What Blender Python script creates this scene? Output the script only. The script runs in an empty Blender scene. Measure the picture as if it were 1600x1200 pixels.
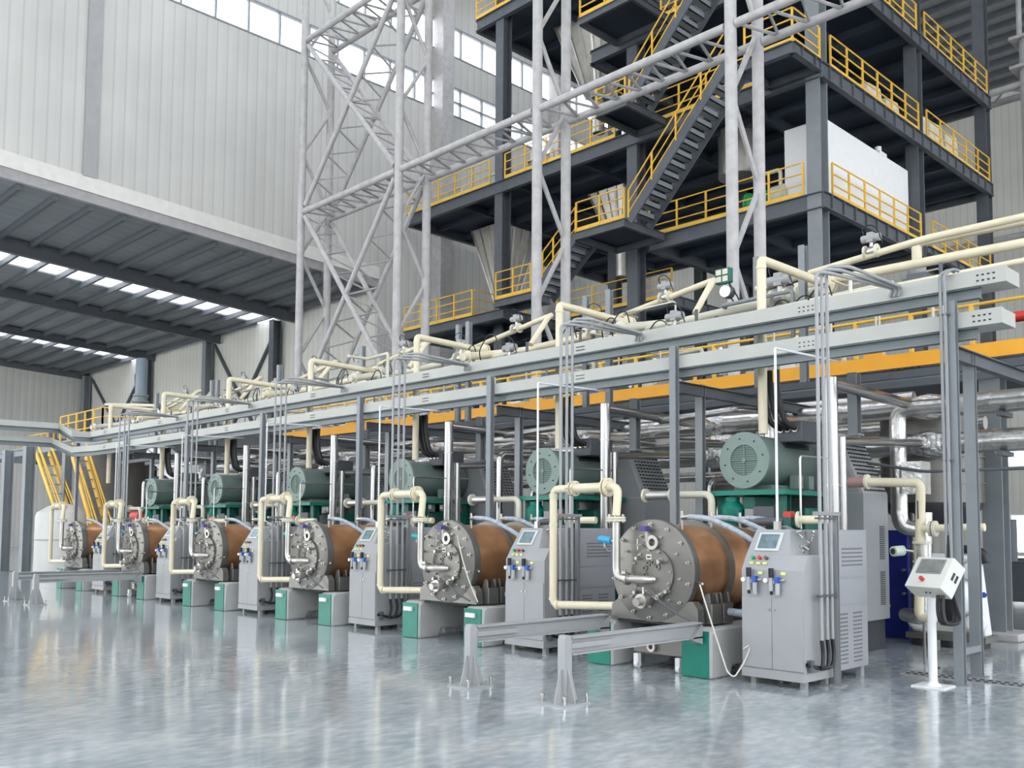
import bpy, math, random
from mathutils import Vector, Matrix
random.seed(7)
PI = math.pi
scn = bpy.context.scene
COL = scn.collection

# ------------------------------------------------------------------ camera, world, exposure
YAW, PIT, ROL, FPX, CYP, EYE = -0.796577719, 0.0670816437, 0.00621083645, 1468.0, 726.08, 1.65
_f = Vector((math.sin(YAW)*math.cos(PIT), math.cos(YAW)*math.cos(PIT), math.sin(PIT)))
_r = Vector((math.cos(YAW), -math.sin(YAW), 0)); _u = _r.cross(_f)
RV = _r*math.cos(ROL)+_u*math.sin(ROL); UV = -_r*math.sin(ROL)+_u*math.cos(ROL); FV = _f
cam = bpy.data.objects.new('camera', bpy.data.cameras.new('camera')); COL.objects.link(cam)
cam.data.sensor_width = 36; cam.data.lens = FPX/1600*36; cam.data.shift_y = (CYP-600)/1600
cam.data.clip_end = 500
M = Matrix((RV, UV, -FV)).transposed().to_4x4(); M.translation = Vector((0, 0, EYE)); cam.matrix_world = M
scn.camera = cam
w = bpy.data.worlds.new('sky'); scn.world = w; w.use_nodes = True
nt = w.node_tree; bg = nt.nodes['Background']
tc = nt.nodes.new('ShaderNodeTexCoord'); sp = nt.nodes.new('ShaderNodeSeparateXYZ'); rp = nt.nodes.new('ShaderNodeValToRGB')
nt.links.new(tc.outputs['Generated'], sp.inputs[0]); nt.links.new(sp.outputs['Z'], rp.inputs[0]); nt.links.new(rp.outputs[0], bg.inputs[0])
rp.color_ramp.elements[0].position = 0.0; rp.color_ramp.elements[0].color = (0.96, 0.965, 0.97, 1)
rp.color_ramp.elements[1].position = 0.7; rp.color_ramp.elements[1].color = (0.88, 0.93, 1.0, 1)
bg.inputs[1].default_value = 3.3
scn.view_settings.view_transform = 'Standard'; scn.view_settings.look = 'None'
scn.view_settings.gamma = 1; scn.view_settings.use_curve_mapping = False
scn.view_settings.exposure = 0.6

# pixel of the photograph -> point on a world plane
def ray(px, py): return FV + RV*((px-800)/FPX) - UV*((py-CYP)/FPX)
CAMP = Vector((0, 0, EYE))
def onY(px, py, y): d = ray(px, py); return CAMP + d*(y/d.y)
def onX(px, py, x): d = ray(px, py); return CAMP + d*(x/d.x)
def onZ(px, py, z): d = ray(px, py); return CAMP + d*((z-EYE)/d.z)

# ------------------------------------------------------------------ materials
def mat(name, col, rough=0.5, metal=0.0, var=0.0, vscale=3.0, bump=0.0, bscale=20.0, emit=0.0, coat=0.0, spec=None, stretch=None):
    m = bpy.data.materials.new(name); m.use_nodes = True
    n = m.node_tree.nodes; l = m.node_tree.links; b = n['Principled BSDF']
    c = (*col, 1)
    b.inputs['Base Color'].default_value = c; b.inputs['Roughness'].default_value = rough; b.inputs['Metallic'].default_value = metal
    if coat: b.inputs['Coat Weight'].default_value = coat
    if spec is not None: b.inputs['Specular IOR Level'].default_value = spec
    if var or bump:
        t = n.new('ShaderNodeTexCoord'); src = t.outputs['Object']
        if stretch:
            mp = n.new('ShaderNodeMapping'); mp.inputs['Scale'].default_value = stretch; l.new(src, mp.inputs[0]); src = mp.outputs[0]
    if var:
        ns = n.new('ShaderNodeTexNoise'); ns.inputs['Scale'].default_value = vscale; ns.inputs['Detail'].default_value = 5
        l.new(src, ns.inputs['Vector'])
        cr = n.new('ShaderNodeValToRGB'); l.new(ns.outputs[0], cr.inputs[0])
        cr.color_ramp.elements[0].position = 0.3; cr.color_ramp.elements[1].position = 0.7
        cr.color_ramp.elements[0].color = (*[max(0, x*(1-var)) for x in col], 1)
        cr.color_ramp.elements[1].color = (*[min(1, x*(1+var)) for x in col], 1)
        l.new(cr.outputs[0], b.inputs['Base Color'])
    if bump:
        nb = n.new('ShaderNodeTexNoise'); nb.inputs['Scale'].default_value = bscale; nb.inputs['Detail'].default_value = 3
        l.new(src, nb.inputs['Vector'])
        bp = n.new('ShaderNodeBump'); bp.inputs['Strength'].default_value = bump; bp.inputs['Distance'].default_value = 0.05
        l.new(nb.outputs[0], bp.inputs['Height']); l.new(bp.outputs[0], b.inputs['Normal'])
    if emit:
        b.inputs['Emission Color'].default_value = c; b.inputs['Emission Strength'].default_value = emit
    return m
GP = mat('grey_blue_paint', (0.215, 0.235, 0.245), 0.42, var=0.06)
TRAY = mat('tray_light_grey', (0.45, 0.455, 0.415), 0.5, var=0.06, vscale=1.2)
CHAN = mat('channel_grey', (0.17, 0.20, 0.205), 0.45, var=0.06)
CAB = mat('cabinet_grey', (0.25, 0.26, 0.265), 0.4, var=0.04, vscale=2)
CABL = mat('cabinet_light_grey', (0.33, 0.335, 0.335), 0.42, var=0.03)
TEAL = mat('teal_green_paint', (0.0, 0.18, 0.125), 0.4, var=0.15)
DTEAL = mat('dark_green_paint', (0.005, 0.11, 0.08), 0.45, var=0.1)
MOT = mat('motor_green_grey', (0.14, 0.19, 0.17), 0.33, var=0.08)
MOTL = mat('motor_face_green_grey', (0.19, 0.26, 0.228), 0.45, var=0.05)
CREAM = mat('cream_pipe', (0.70, 0.63, 0.45), 0.4, var=0.07)
CREAM2 = mat('pale_cream_pipe', (0.62, 0.60, 0.48), 0.4, var=0.08)
SST = mat('stainless', (0.50, 0.48, 0.44), 0.36, 0.85, var=0.12, bump=0.04, bscale=8)
SSD = mat('stainless_plate', (0.185, 0.178, 0.16), 0.40, 0.6, var=0.10, vscale=2.5)
BOLT = mat('bright_bolt', (0.52, 0.50, 0.46), 0.3, 0.95, var=0.05)
ALU = mat('aluminium_cladding', (0.62, 0.61, 0.59), 0.27, 0.9, var=0.08, bump=0.35, bscale=5)
ALUR = mat('riser_cladding', (0.42, 0.415, 0.405), 0.24, 1.0, var=0.06, vscale=1.5)
ALUC = mat('crinkled_aluminium', (0.80, 0.79, 0.77), 0.25, 0.92, bump=0.9, bscale=14)
COPPER = mat('brown_copper_drum', (0.50, 0.25, 0.12), 0.32, 0.65, var=0.35, vscale=2.2)
YEL = mat('yellow_paint', (0.80, 0.47, 0.05), 0.42, var=0.08)
ORA = mat('orange_yellow_beam', (0.92, 0.42, 0.02), 0.42, var=0.04)
DST = mat('dark_steel', (0.09, 0.10, 0.112), 0.5, var=0.1)
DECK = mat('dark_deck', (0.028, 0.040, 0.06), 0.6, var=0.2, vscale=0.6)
LAT = mat('pinkish_white_steel', (0.44, 0.425, 0.415), 0.5, var=0.12, vscale=4)
WHT = mat('white_paint', (0.78, 0.78, 0.77), 0.35, var=0.02)
BLK = mat('black_rubber', (0.012, 0.012, 0.014), 0.45, var=0.1)
DARK = mat('dark_holes', (0.03, 0.032, 0.035), 0.8, var=0.1)
BLUE = mat('navy_blue_paint', (0.01, 0.018, 0.16), 0.35, var=0.15)
CYAN = mat('cyan_plastic', (0.04, 0.36, 0.62), 0.4, var=0.05)
TQ = mat('turquoise_plastic', (0.0, 0.33, 0.30), 0.4, var=0.05)
RED = mat('red_paint', (0.62, 0.04, 0.03), 0.4, var=0.05)
GRN = mat('green_button', (0.02, 0.35, 0.12), 0.4, var=0.05)
YLB = mat('yellow_tag', (0.80, 0.78, 0.22), 0.5, var=0.05)
BLS = mat('blue_plastic', (0.03, 0.09, 0.42), 0.4, var=0.05)
HOSE = mat('grey_blue_hose', (0.36, 0.40, 0.45), 0.4, var=0.25, vscale=20)
BROWN = mat('dull_brown_steel', (0.15, 0.135, 0.12), 0.5, 0.3, var=0.35, vscale=1.0, stretch=(1, 1, 0.3))
CRATE = mat('pale_sack', (0.66, 0.62, 0.52), 0.8, var=0.12)
CONC = mat('concrete_plinth', (0.40, 0.39, 0.38), 0.8, var=0.15)
SCR = mat('lit_display', (0.13, 0.19, 0.21), 0.2, var=0.25, vscale=14)
SCD = mat('dull_display', (0.22, 0.23, 0.21), 0.12, var=0.2, vscale=9)
MESHM = mat('grille_mesh', (0.10, 0.155, 0.13), 0.6, var=0.35, vscale=40, stretch=(1, 1, 6))
LAMPM = mat('lit_lamp', (1.0, 0.98, 0.92), 0.3, emit=9.0)
ROOFM = mat('roof_sheet', (0.37, 0.375, 0.37), 0.5, var=0.08, bump=0.0)
def ribbed(name, col, axis, scale, strength, dist=0.03, rough=0.5, dark=0.86):
    m = mat(name, col, rough); n = m.node_tree.nodes; l = m.node_tree.links; b = n['Principled BSDF']
    t = n.new('ShaderNodeTexCoord'); s = n.new('ShaderNodeSeparateXYZ'); l.new(t.outputs['Object'], s.inputs[0])
    mu = n.new('ShaderNodeMath'); mu.operation = 'MULTIPLY'; mu.inputs[1].default_value = scale; l.new(s.outputs[axis], mu.inputs[0])
    fr = n.new('ShaderNodeMath'); fr.operation = 'PINGPONG'; fr.inputs[1].default_value = 1.0; l.new(mu.outputs[0], fr.inputs[0])
    cr = n.new('ShaderNodeValToRGB'); l.new(fr.outputs[0], cr.inputs[0])
    cr.color_ramp.elements[0].position = 0.08; cr.color_ramp.elements[1].position = 0.22
    cr.color_ramp.elements[0].color = (*[x*dark for x in col], 1); cr.color_ramp.elements[1].color = (*col, 1)
    ns = n.new('ShaderNodeTexNoise'); ns.inputs['Scale'].default_value = 0.35; l.new(t.outputs['Object'], ns.inputs['Vector'])
    mx = n.new('ShaderNodeMixRGB'); mx.blend_type = 'MULTIPLY'; mx.inputs[0].default_value = 0.25
    l.new(cr.outputs[0], mx.inputs[1]); l.new(ns.outputs[0], mx.inputs[2]); l.new(mx.outputs[0], b.inputs['Base Color'])
    bp = n.new('ShaderNodeBump'); bp.inputs['Strength'].default_value = strength; bp.inputs['Distance'].default_value = dist
    l.new(fr.outputs[0], bp.inputs['Height']); l.new(bp.outputs[0], b.inputs['Normal'])
    return m
WALLY = ribbed('wall_panel_y', (0.63, 0.62, 0.575), 'Y', 4.0, 0.35)
WALLX = ribbed('wall_panel_x', (0.70, 0.685, 0.62), 'X', 4.0, 0.35)
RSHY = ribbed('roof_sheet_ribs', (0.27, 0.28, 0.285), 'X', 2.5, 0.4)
def glassy(name, tint, frac):
    m = bpy.data.materials.new(name); m.use_nodes = True; n = m.node_tree.nodes; l = m.node_tree.links
    o = n['Material Output']; n.remove(n['Principled BSDF'])
    a = n.new('ShaderNodeBsdfTransparent'); a.inputs[0].default_value = (*tint, 1)
    g = n.new('ShaderNodeBsdfTranslucent'); g.inputs[0].default_value = (*tint, 1)
    x = n.new('ShaderNodeMixShader'); x.inputs[0].default_value = frac
    l.new(a.outputs[0], x.inputs[1]); l.new(g.outputs[0], x.inputs[2]); l.new(x.outputs[0], o.inputs[0]); return m
PANE = glassy('daylight_pane', (0.97, 0.98, 1.0), 0.15)
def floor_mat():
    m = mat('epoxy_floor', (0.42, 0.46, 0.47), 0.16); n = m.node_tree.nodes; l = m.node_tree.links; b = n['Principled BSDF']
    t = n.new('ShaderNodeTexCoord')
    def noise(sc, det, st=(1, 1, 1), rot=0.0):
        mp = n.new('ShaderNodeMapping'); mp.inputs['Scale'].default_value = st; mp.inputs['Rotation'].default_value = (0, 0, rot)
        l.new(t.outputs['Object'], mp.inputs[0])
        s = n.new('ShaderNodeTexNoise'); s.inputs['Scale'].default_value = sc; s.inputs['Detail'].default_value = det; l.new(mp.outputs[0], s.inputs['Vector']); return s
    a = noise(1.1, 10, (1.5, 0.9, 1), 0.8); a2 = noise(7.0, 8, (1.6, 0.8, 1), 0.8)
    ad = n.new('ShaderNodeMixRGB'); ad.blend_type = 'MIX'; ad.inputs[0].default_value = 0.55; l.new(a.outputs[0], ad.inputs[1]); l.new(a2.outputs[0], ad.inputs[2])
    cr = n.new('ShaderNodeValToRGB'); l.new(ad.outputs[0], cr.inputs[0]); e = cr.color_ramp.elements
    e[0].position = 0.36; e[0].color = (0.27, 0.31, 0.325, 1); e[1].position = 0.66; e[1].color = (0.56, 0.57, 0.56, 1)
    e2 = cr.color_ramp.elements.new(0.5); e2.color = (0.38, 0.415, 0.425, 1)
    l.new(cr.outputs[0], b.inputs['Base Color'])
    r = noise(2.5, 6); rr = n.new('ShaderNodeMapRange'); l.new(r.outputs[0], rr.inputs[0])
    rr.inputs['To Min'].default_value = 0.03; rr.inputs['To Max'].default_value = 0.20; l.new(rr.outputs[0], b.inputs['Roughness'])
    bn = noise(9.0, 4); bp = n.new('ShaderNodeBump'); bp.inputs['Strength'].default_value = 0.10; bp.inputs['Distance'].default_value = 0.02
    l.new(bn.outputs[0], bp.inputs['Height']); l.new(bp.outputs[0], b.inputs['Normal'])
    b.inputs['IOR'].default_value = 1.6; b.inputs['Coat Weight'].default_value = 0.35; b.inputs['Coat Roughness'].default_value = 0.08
    return m
FLOOR = floor_mat()

# ------------------------------------------------------------------ mesh builder
class MB:
    def __init__(s): s.v = []; s.f = []
    def quadbox(s, a, b):      # a: 4 bottom pts, b: 4 top pts
        i = len(s.v); s.v += [tuple(p) for p in a]+[tuple(p) for p in b]
        s.f += [(i+3, i+2, i+1, i), (i+4, i+5, i+6, i+7)]+[(i+k, i+(k+1) % 4, i+4+(k+1) % 4, i+4+k) for k in range(4)]; return s
    def box(s, x0, x1, y0, y1, z0, z1):
        if x0 > x1: x0, x1 = x1, x0
        if y0 > y1: y0, y1 = y1, y0
        if z0 > z1: z0, z1 = z1, z0
        q = [(x0, y0), (x1, y0), (x1, y1), (x0, y1)]
        return s.quadbox([(x, y, z0) for x, y in q], [(x, y, z1) for x, y in q])
    def prism(s, pts, vec):    # polygon (3D pts) extruded along vec
        n = len(pts); i = len(s.v); vec = Vector(vec); pts = [Vector(p) for p in pts]
        s.v += [tuple(p) for p in pts]+[tuple(p+vec) for p in pts]
        nr = Vector((0, 0, 0))
        for k in range(n): nr += pts[k].cross(pts[(k+1) % n])
        fl = nr.dot(vec) > 0
        A = tuple(range(i, i+n)); B = tuple(range(i+n, i+2*n))
        s.f.append(A[::-1] if fl else A); s.f.append(B if fl else B[::-1])
        for k in range(n):
            q = (i+k, i+(k+1) % n, i+n+(k+1) % n, i+n+k); s.f.append(q if fl else q[::-1])
        return s
    def bar(s, p, q, wd, ht=None, up=(0, 0, 1)):   # rectangular bar between points
        p = Vector(p); q = Vector(q); d = (q-p).normalized(); u = Vector(up)
        if abs(d.dot(u)) > .99: u = Vector((0, 1, 0))
        sd = d.cross(u).normalized(); u = sd.cross(d); ht = ht or wd
        c = [sd*(a*wd/2)+u*(b*ht/2) for a, b in ((-1, -1), (1, -1), (1, 1), (-1, 1))]
        i = len(s.v); s.v += [tuple(p+x) for x in c]+[tuple(q+x) for x in c]
        s.f += [(i, i+1, i+2, i+3), (i+7, i+6, i+5, i+4)]+[(i+(k+1) % 4, i+k, i+4+k, i+4+(k+1) % 4) for k in range(4)]; return s
    def cyl(s, p, q, r, n=14, r2=None, inner=None):
        p = Vector(p); q = Vector(q); d = (q-p).normalized(); r2 = r if r2 is None else r2
        a = d.orthogonal().normalized(); b = d.cross(a); i = len(s.v)
        for c, R in ((p, r), (q, r2)):
            for k in range(n):
                t = 2*PI*k/n; s.v.append(tuple(c+(a*math.cos(t)+b*math.sin(t))*R))
        s.f += [(i+k, i+(k+1) % n, i+n+(k+1) % n, i+n+k) for k in range(n)]
        s.f.append(tuple(range(i+n-1, i-1, -1))); s.f.append(tuple(range(i+n, i+2*n))); return s
    def ring(s, c, ax, r, ri, h, n=28):   # annulus prism
        c = Vector(c); d = Vector(ax).normalized(); a = d.orthogonal().normalized(); b = d.cross(a); i = len(s.v)
        for off, R in ((0, r), (h, r), (h, ri), (0, ri)):
            for k in range(n):
                t = 2*PI*k/n; s.v.append(tuple(c+d*off+(a*math.cos(t)+b*math.sin(t))*R))
        for j in range(4):
            j2 = (j+1) % 4
            s.f += [(i+j*n+k, i+j*n+(k+1) % n, i+j2*n+(k+1) % n, i+j2*n+k) for k in range(n)]
        return s
    def tube(s, pts, r, bend=None, n=12, seg=5):
        P = [Vector(p) for p in pts]; bend = 2.2*r if bend is None else bend; path = [P[0]]
        for k in range(1, len(P)-1):
            a = (P[k-1]-P[k]); b = (P[k+1]-P[k]); la, lb = a.length, b.length; a.normalize(); b.normalize()
            if a.dot(b) < -0.999: path.append(P[k]); continue
            dd = min(bend, la*.49, lb*.49); A = P[k]+a*dd; B = P[k]+b*dd
            for j in range(seg+1):
                t = j/seg; path.append(A*(1-t)**2+P[k]*(2*t*(1-t))+B*t*t)
        path.append(P[-1])
        d0 = (path[1]-path[0]).normalized(); a = d0.orthogonal().normalized(); i = len(s.v); m = len(path)
        for j, p in enumerate(path):
            if j == 0: d = d0
            elif j == m-1: d = (path[j]-path[j-1]).normalized()
            else: d = ((path[j]-path[j-1]).normalized()+(path[j+1]-path[j]).normalized()).normalized()
            a = (a-d*a.dot(d)).normalized(); b = d.cross(a)
            for k in range(n):
                t = 2*PI*k/n; s.v.append(tuple(p+(a*math.cos(t)+b*math.sin(t))*r))
        for j in range(m-1):
            s.f += [(i+j*n+k, i+j*n+(k+1) % n, i+(j+1)*n+(k+1) % n, i+(j+1)*n+k) for k in range(n)]
        s.f.append(tuple(range(i+n-1, i-1, -1))); s.f.append(tuple(range(i+(m-1)*n, i+m*n))); return s
    def lathe(s, prof, c, ax=(0, 0, 1), n=24):      # prof: (r, h) list along axis
        c = Vector(c); d = Vector(ax).normalized(); a = d.orthogonal().normalized(); b = d.cross(a); i = len(s.v); m = len(prof)
        for R, h in prof:
            for k in range(n):
                t = 2*PI*k/n; s.v.append(tuple(c+d*h+(a*math.cos(t)+b*math.sin(t))*max(R, 1e-4)))
        for j in range(m-1):
            s.f += [(i+j*n+k, i+j*n+(k+1) % n, i+(j+1)*n+(k+1) % n, i+(j+1)*n+k) for k in range(n)]
        s.f.append(tuple(range(i+n-1, i-1, -1))); s.f.append(tuple(range(i+(m-1)*n, i+m*n))); return s
    def hbeam(s, p, q, wd, ht, t=0.02, up=(0, 0, 1)):   # H section between points, web parallel to up
        p = Vector(p); q = Vector(q); d = (q-p).normalized(); u = Vector(up)
        if abs(d.dot(u)) > .99: u = Vector((0, 1, 0))
        sd = d.cross(u).normalized(); u = sd.cross(d)
        o = u*(ht/2-t/2)
        s.bar(p+o, q+o, wd, t, up=u); s.bar(p-o, q-o, wd, t, up=u); s.bar(p, q, t, ht-2*t, up=u); return s
    def build(s, name, m, parent=None, bev=0.0, loc=None):
        me = bpy.data.meshes.new(name)
        o = bpy.data.objects.new(name, me); COL.objects.link(o)
        L = Vector((0, 0, 0))
        if parent is not None:
            p = parent
            while p is not None: L += p.location; p = p.parent
            o.parent = parent
        elif loc is not None: L = Vector(loc); o.location = L
        else:
            xs = [v[0] for v in s.v]; ys = [v[1] for v in s.v]; zs = [v[2] for v in s.v]
            L = Vector(((min(xs)+max(xs))/2, (min(ys)+max(ys))/2, min(zs))); o.location = L
        me.from_pydata([(x-L.x, y-L.y, z-L.z) for x, y, z in s.v], [], s.f)
        me.materials.append(m)
        me.polygons.foreach_set('use_smooth', [True]*len(me.polygons)); me.update()
        me.set_sharp_from_angle(angle=0.62)
        if bev:
            b = o.modifiers.new('bevel', 'BEVEL'); b.width = bev; b.segments = 2; b.limit_method = 'ANGLE'
        return o
def multi(lst, name, parent=None, bev=0.0, loc=None):
    a = MB(); idx = []
    for k, (mb, m) in enumerate(lst):
        o = len(a.v); a.v += mb.v; a.f += [tuple(i+o for i in f) for f in mb.f]; idx += [k]*len(mb.f)
    ob = a.build(name, lst[0][1], parent, bev, loc)
    for mb, m in lst[1:]: ob.data.materials.append(m)
    ob.data.polygons.foreach_set('material_index', idx); return ob
def tag(o, label, cat, group=None):
    o['label'] = label; o['category'] = cat
    if group: o['group'] = group
    return o
def thing(name, label, cat, loc, group=None):
    o = bpy.data.objects.new(name, None); COL.objects.link(o); o.location = Vector(loc); o.empty_display_size = .1
    return tag(o, label, cat, group)
def struct(o): o['kind'] = 'structure'; return o
def kids(o): return [c for c in bpy.data.objects if c.parent == o]
def dup(root, dx=0, dy=0, dz=0, label=None, group=None, skip=()):
    r = root.copy(); COL.objects.link(r); r.location = root.location+Vector((dx, dy, dz))
    if label: r['label'] = label
    if group: r['group'] = group
    def rec(src, dst):
        for ch in KID.get(src.name, []):
            if ch.name.split('.')[0] in skip: continue
            c = ch.copy(); COL.objects.link(c); c.parent = dst; rec(ch, c)
    rec(root, r); return r
KID = {}
def index():
    KID.clear()
    for c in bpy.data.objects:
        if c.parent is not None: KID.setdefault(c.parent.name, []).append(c)
PITCH = 3.7
ORD = ['nearest, rightmost', 'second from the right', 'third from the right', 'fourth from the right', 'fifth from the right', 'farthest, leftmost']
def repeat(root, fmt, group, n=6, skip=(), pitch=-PITCH, ords=None):
    index(); out = [root]; ords = ords or ORD
    root['label'] = fmt % ords[0]; root['group'] = group
    for k in range(1, n): out.append(dup(root, pitch*k, label=fmt % ords[k], group=group, skip=skip))
    return out

# ------------------------------------------------------------------ setting: floor, walls, roofs
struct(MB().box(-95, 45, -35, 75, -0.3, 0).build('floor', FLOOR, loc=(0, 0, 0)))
SC = 1.139; WX = -33.8*SC; YB = 71.0; YE = 24.6*SC; YT = 20.43; HR = 33.5
def sz(z): return 1.65+(z-1.65)*SC
# upper left wall: solid below windows, window bands, above
def wz(y): return sz(13.56-0.057*(y/SC-9.13))       # lower edge of the upper wall above the annex
b = MB()
b.prism([(WX, -20, wz(-20)), (WX, YE, wz(YE)), (WX, YE, sz(21.6)), (WX, -20, sz(21.6))], (-0.25, 0, 0))
b.box(WX-.25, WX, YE, YB, 0, sz(21.6)); b.box(WX-.25, WX, -20, YB, sz(23.0), sz(24.55)); b.box(WX-.25, WX, -20, YB, sz(26.0), HR)
struct(b.build('wall_left', WALLY, loc=(WX, 0, 0)))
for wi, (z0, z1, mid) in enumerate(((sz(21.6), sz(23.0), True), (sz(24.55), sz(26.0), False))):
    b = MB()
    y = -20
    while y < YB:
        b.box(WX-.16, WX+.02, y-.04, y+.04, z0, z1); y += 1.62
    for zz in (z0, z1): b.box(WX-.16, WX+.03, -20, YB, zz-.04, zz+.04)
    if mid: b.box(WX-.16, WX+.03, 31, YB, (z0+z1)/2-.04, (z0+z1)/2+.04)
    f = struct(b.build('window_%d' % (wi+1), GP, loc=(WX, 0, z0)))
    MB().box(WX-.12, WX-.11, -20, YB, z0, z1).build('pane', PANE, f)
# bottom band of the upper wall and its grey lower flange
b = MB(); b.prism([(WX, -20, wz(-20)), (WX, YE, wz(YE)), (WX, YE, wz(YE)+.62), (WX, -20, wz(-20)+.62)], (.12, 0, 0))
struct(b.build('trim_1', mat('light_band', (0.70, 0.68, 0.63), .5, var=.05), loc=(WX, 0, 0)))
b = MB(); b.prism([(WX, -20, wz(-20)-.42), (WX, YE, wz(YE)-.42), (WX, YE, wz(YE)), (WX, -20, wz(-20))], (.05, 0, 0))
b.prism([(WX, -20, wz(-20)-.46), (WX, YE, wz(YE)-.46), (WX, YE, wz(YE)-.42), (WX, -20, wz(-20)-.42)], (.2, 0, 0))
struct(b.build('trim_2', mat('grey_flange', (0.36, 0.35, 0.345), .5, var=.1), loc=(WX, 0, 0)))
b = MB(); b.box(WX, WX+.15, 11.75*SC, 12.2*SC, wz(13.6)+.6, HR)
struct(b.build('trim_3', mat('grey_flashing', (0.36, 0.355, 0.35), .5, var=.05), loc=(WX, 13.6, 15)))
for i, y in enumerate((28.0*SC, 36.0*SC, 44.0*SC, 53.0*SC)):
    struct(MB().box(WX, WX+.8, y-.4, y+.4, 0, HR).build('trim_%d' % (4+i), LAT, loc=(WX, y, 0)))
struct(MB().box(WX-.3, 45, YB, YB+.3, 0, HR).build('wall_back', WALLX, loc=(WX, YB, 0)))
for i, (x0, x1, z0, z1) in enumerate(((onY(1582, 830, YB).x, -17, onY(1590, 862, YB).z, onY(1590, 806, YB).z), (onY(1574, 700, YB).x, -17, onY(1590, 728, YB).z, onY(1590, 698, YB).z))):
    f = struct(MB().box(x0-.1, x1+.1, YB-.12, YB-.02, z0-.1, z1+.1).build('window_%d' % (3+i), WHT))
    MB().box(x0, x1, YB-.15, YB-.12, z0, z1).build('pane', mat('daylit_pane', (.95, .98, 1), .2, emit=1.6), f)
# hall roof with purlins along X and unseen daylight strips added to light the hall
XE, YS = 34.0, -24.0
b = MB(); x = WX-.3
strips = [(-24, -20), (-4, 0), (8, 12), (20, 24)]
b.box(WX-.3, -33, YS, YB+.3, HR, HR+.15).box(-25, -24, YS, YB+.3, HR, HR+.15).box(-33, -25, YS, 14, HR, HR+.15).box(-33, -25, 42, YB+.3, HR, HR+.15)
for x0, x1 in [(-20, -4), (0, 8), (12, 20), (24, XE)]: b.box(x0, x1, YS, YB+.3, HR, HR+.15)
for x0, x1 in strips: b.box(x0, x1, 14, YB+.3, HR, HR+.15)
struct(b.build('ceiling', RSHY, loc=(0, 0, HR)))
for i, (x0, x1) in enumerate(strips):
    f = MB(); y = YS
    while y < 14: f.box(x0, x1, y, y+.08, HR, HR+.08); y += 3
    f = struct(f.build('window_%d' % (7+i), GP, loc=(x0, 0, HR)))
    MB().box(x0, x1, YS, 14, HR+.1, HR+.12).build('pane', PANE, f)
f = MB(); y = 14
while y < 42: f.box(-33, -25, y, y+.08, HR, HR+.08); y += 3
f = struct(f.build('window_19', GP, loc=(-29, 28, HR)))  # unseen roof opening, added to brighten the rear of the left wall
MB().box(-33, -25, 14, 42, HR+.1, HR+.12).build('pane', PANE, f)
for nm_, (x0, x1, y0, y1), wm in (('wall_right', (XE, XE+.3, YS, YB), WALLY), ('wall_front', (WX, XE, YS-.3, YS), WALLX)):
    b = MB()
    for z0, z1 in (((0, 2.5), (13, 16), (30, HR)) if nm_ == 'wall_right' else ((0, 6), (12, 21), (29, HR))): b.box(x0, x1, y0, y1, z0, z1)
    struct(b.build(nm_, wm, loc=((x0+x1)/2, (y0+y1)/2, 0)))
    for k, (z0, z1) in enumerate(((2.5, 13), (16, 30)) if nm_ == 'wall_right' else ((6, 12), (21, 29))):  # unseen window bands; right wall ones enlarged to brighten side faces
        f = MB()
        if nm_ == 'wall_right':
            y = y0
            while y < y1: f.box(x0, x1, y, y+.1, z0, z1); y += 3
            p = MB().box(x0+.1, x0+.12, y0, y1, z0, z1)
        else:
            x = x0
            while x < x1: f.box(x, x+.1, y0, y1, z0, z1); x += 3
            p = MB().box(x0, x1, y0+.1, y0+.12, z0, z1)
        f = struct(f.build('window_%d' % (11+k+(2 if nm_ == 'wall_front' else 0)), GP, loc=((x0+x1)/2, (y0+y1)/2, z0)))
        p.build('pane', PANE, f)
b = MB()
y = 20
while y < YB: b.box(WX, 30, y, y+.2, HR-.35, HR); y += 1.6
struct(b.build('trim_8', DST, loc=(0, 20, HR-.35)))
# annex on the left: sloping roof, far wall, end wall
def rz(y): return sz(13.2-0.057*(y/SC-9.13))
AX = -68.0*SC
b = MB(); sky = []
S1, S2 = (-44.4*SC, -42.55*SC), (-60.6*SC, -58.9*SC)
bands = [(S1[1], WX), (S2[1], S1[0]), (AX, S2[0])]
for x0, x1 in bands: b.prism([(x0, 4, rz(4)), (x0, YE, rz(YE)), (x0, YE, rz(YE)+.1), (x0, 4, rz(4)+.1)], (x1-x0, 0, 0))
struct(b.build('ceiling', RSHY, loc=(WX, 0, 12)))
for i, (x0, x1) in enumerate((S1, S2)):
    f = MB()
    f.prism([(x0-.1, -20, rz(-20)+.1), (x0-.1, YE, rz(YE)+.1), (x0-.1, YE, rz(YE)+.14), (x0-.1, -20, rz(-20)+.14)], (.12, 0, 0))
    f.prism([(x1, -20, rz(-20)+.1), (x1, YE, rz(YE)+.1), (x1, YE, rz(YE)+.14), (x1, -20, rz(-20)+.14)], (.12, 0, 0))
    f = struct(f.build('window_%d' % (5+i), GP, loc=(x0, 0, 12)))
    MB().prism([(x0, -20, rz(-20)+.05), (x0, YE, rz(YE)+.05), (x0, YE, rz(YE)+.06), (x0, -20, rz(-20)+.06)], (x1-x0, 0, 0)).build('pane', PANE, f)
b = MB(); y = 3.0
while y < YE: b.bar((AX, y, rz(y)-.14), (WX, y, rz(y)-.14), .14, .28); y += 1.35
b.prism([(AX+.1, -20, rz(-20)-.55), (AX+.1, YE, rz(YE)-.55), (AX+.1, YE, rz(YE)), (AX+.1, -20, rz(-20))], (.2, 0, 0))
struct(b.build('trim_9', DST, loc=(WX, 0, 12)))
struct(MB().box(AX-.3, AX, -20, YE+.3, 0, 16).build('wall_annex', WALLY, loc=(AX, 0, 0)))
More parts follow.
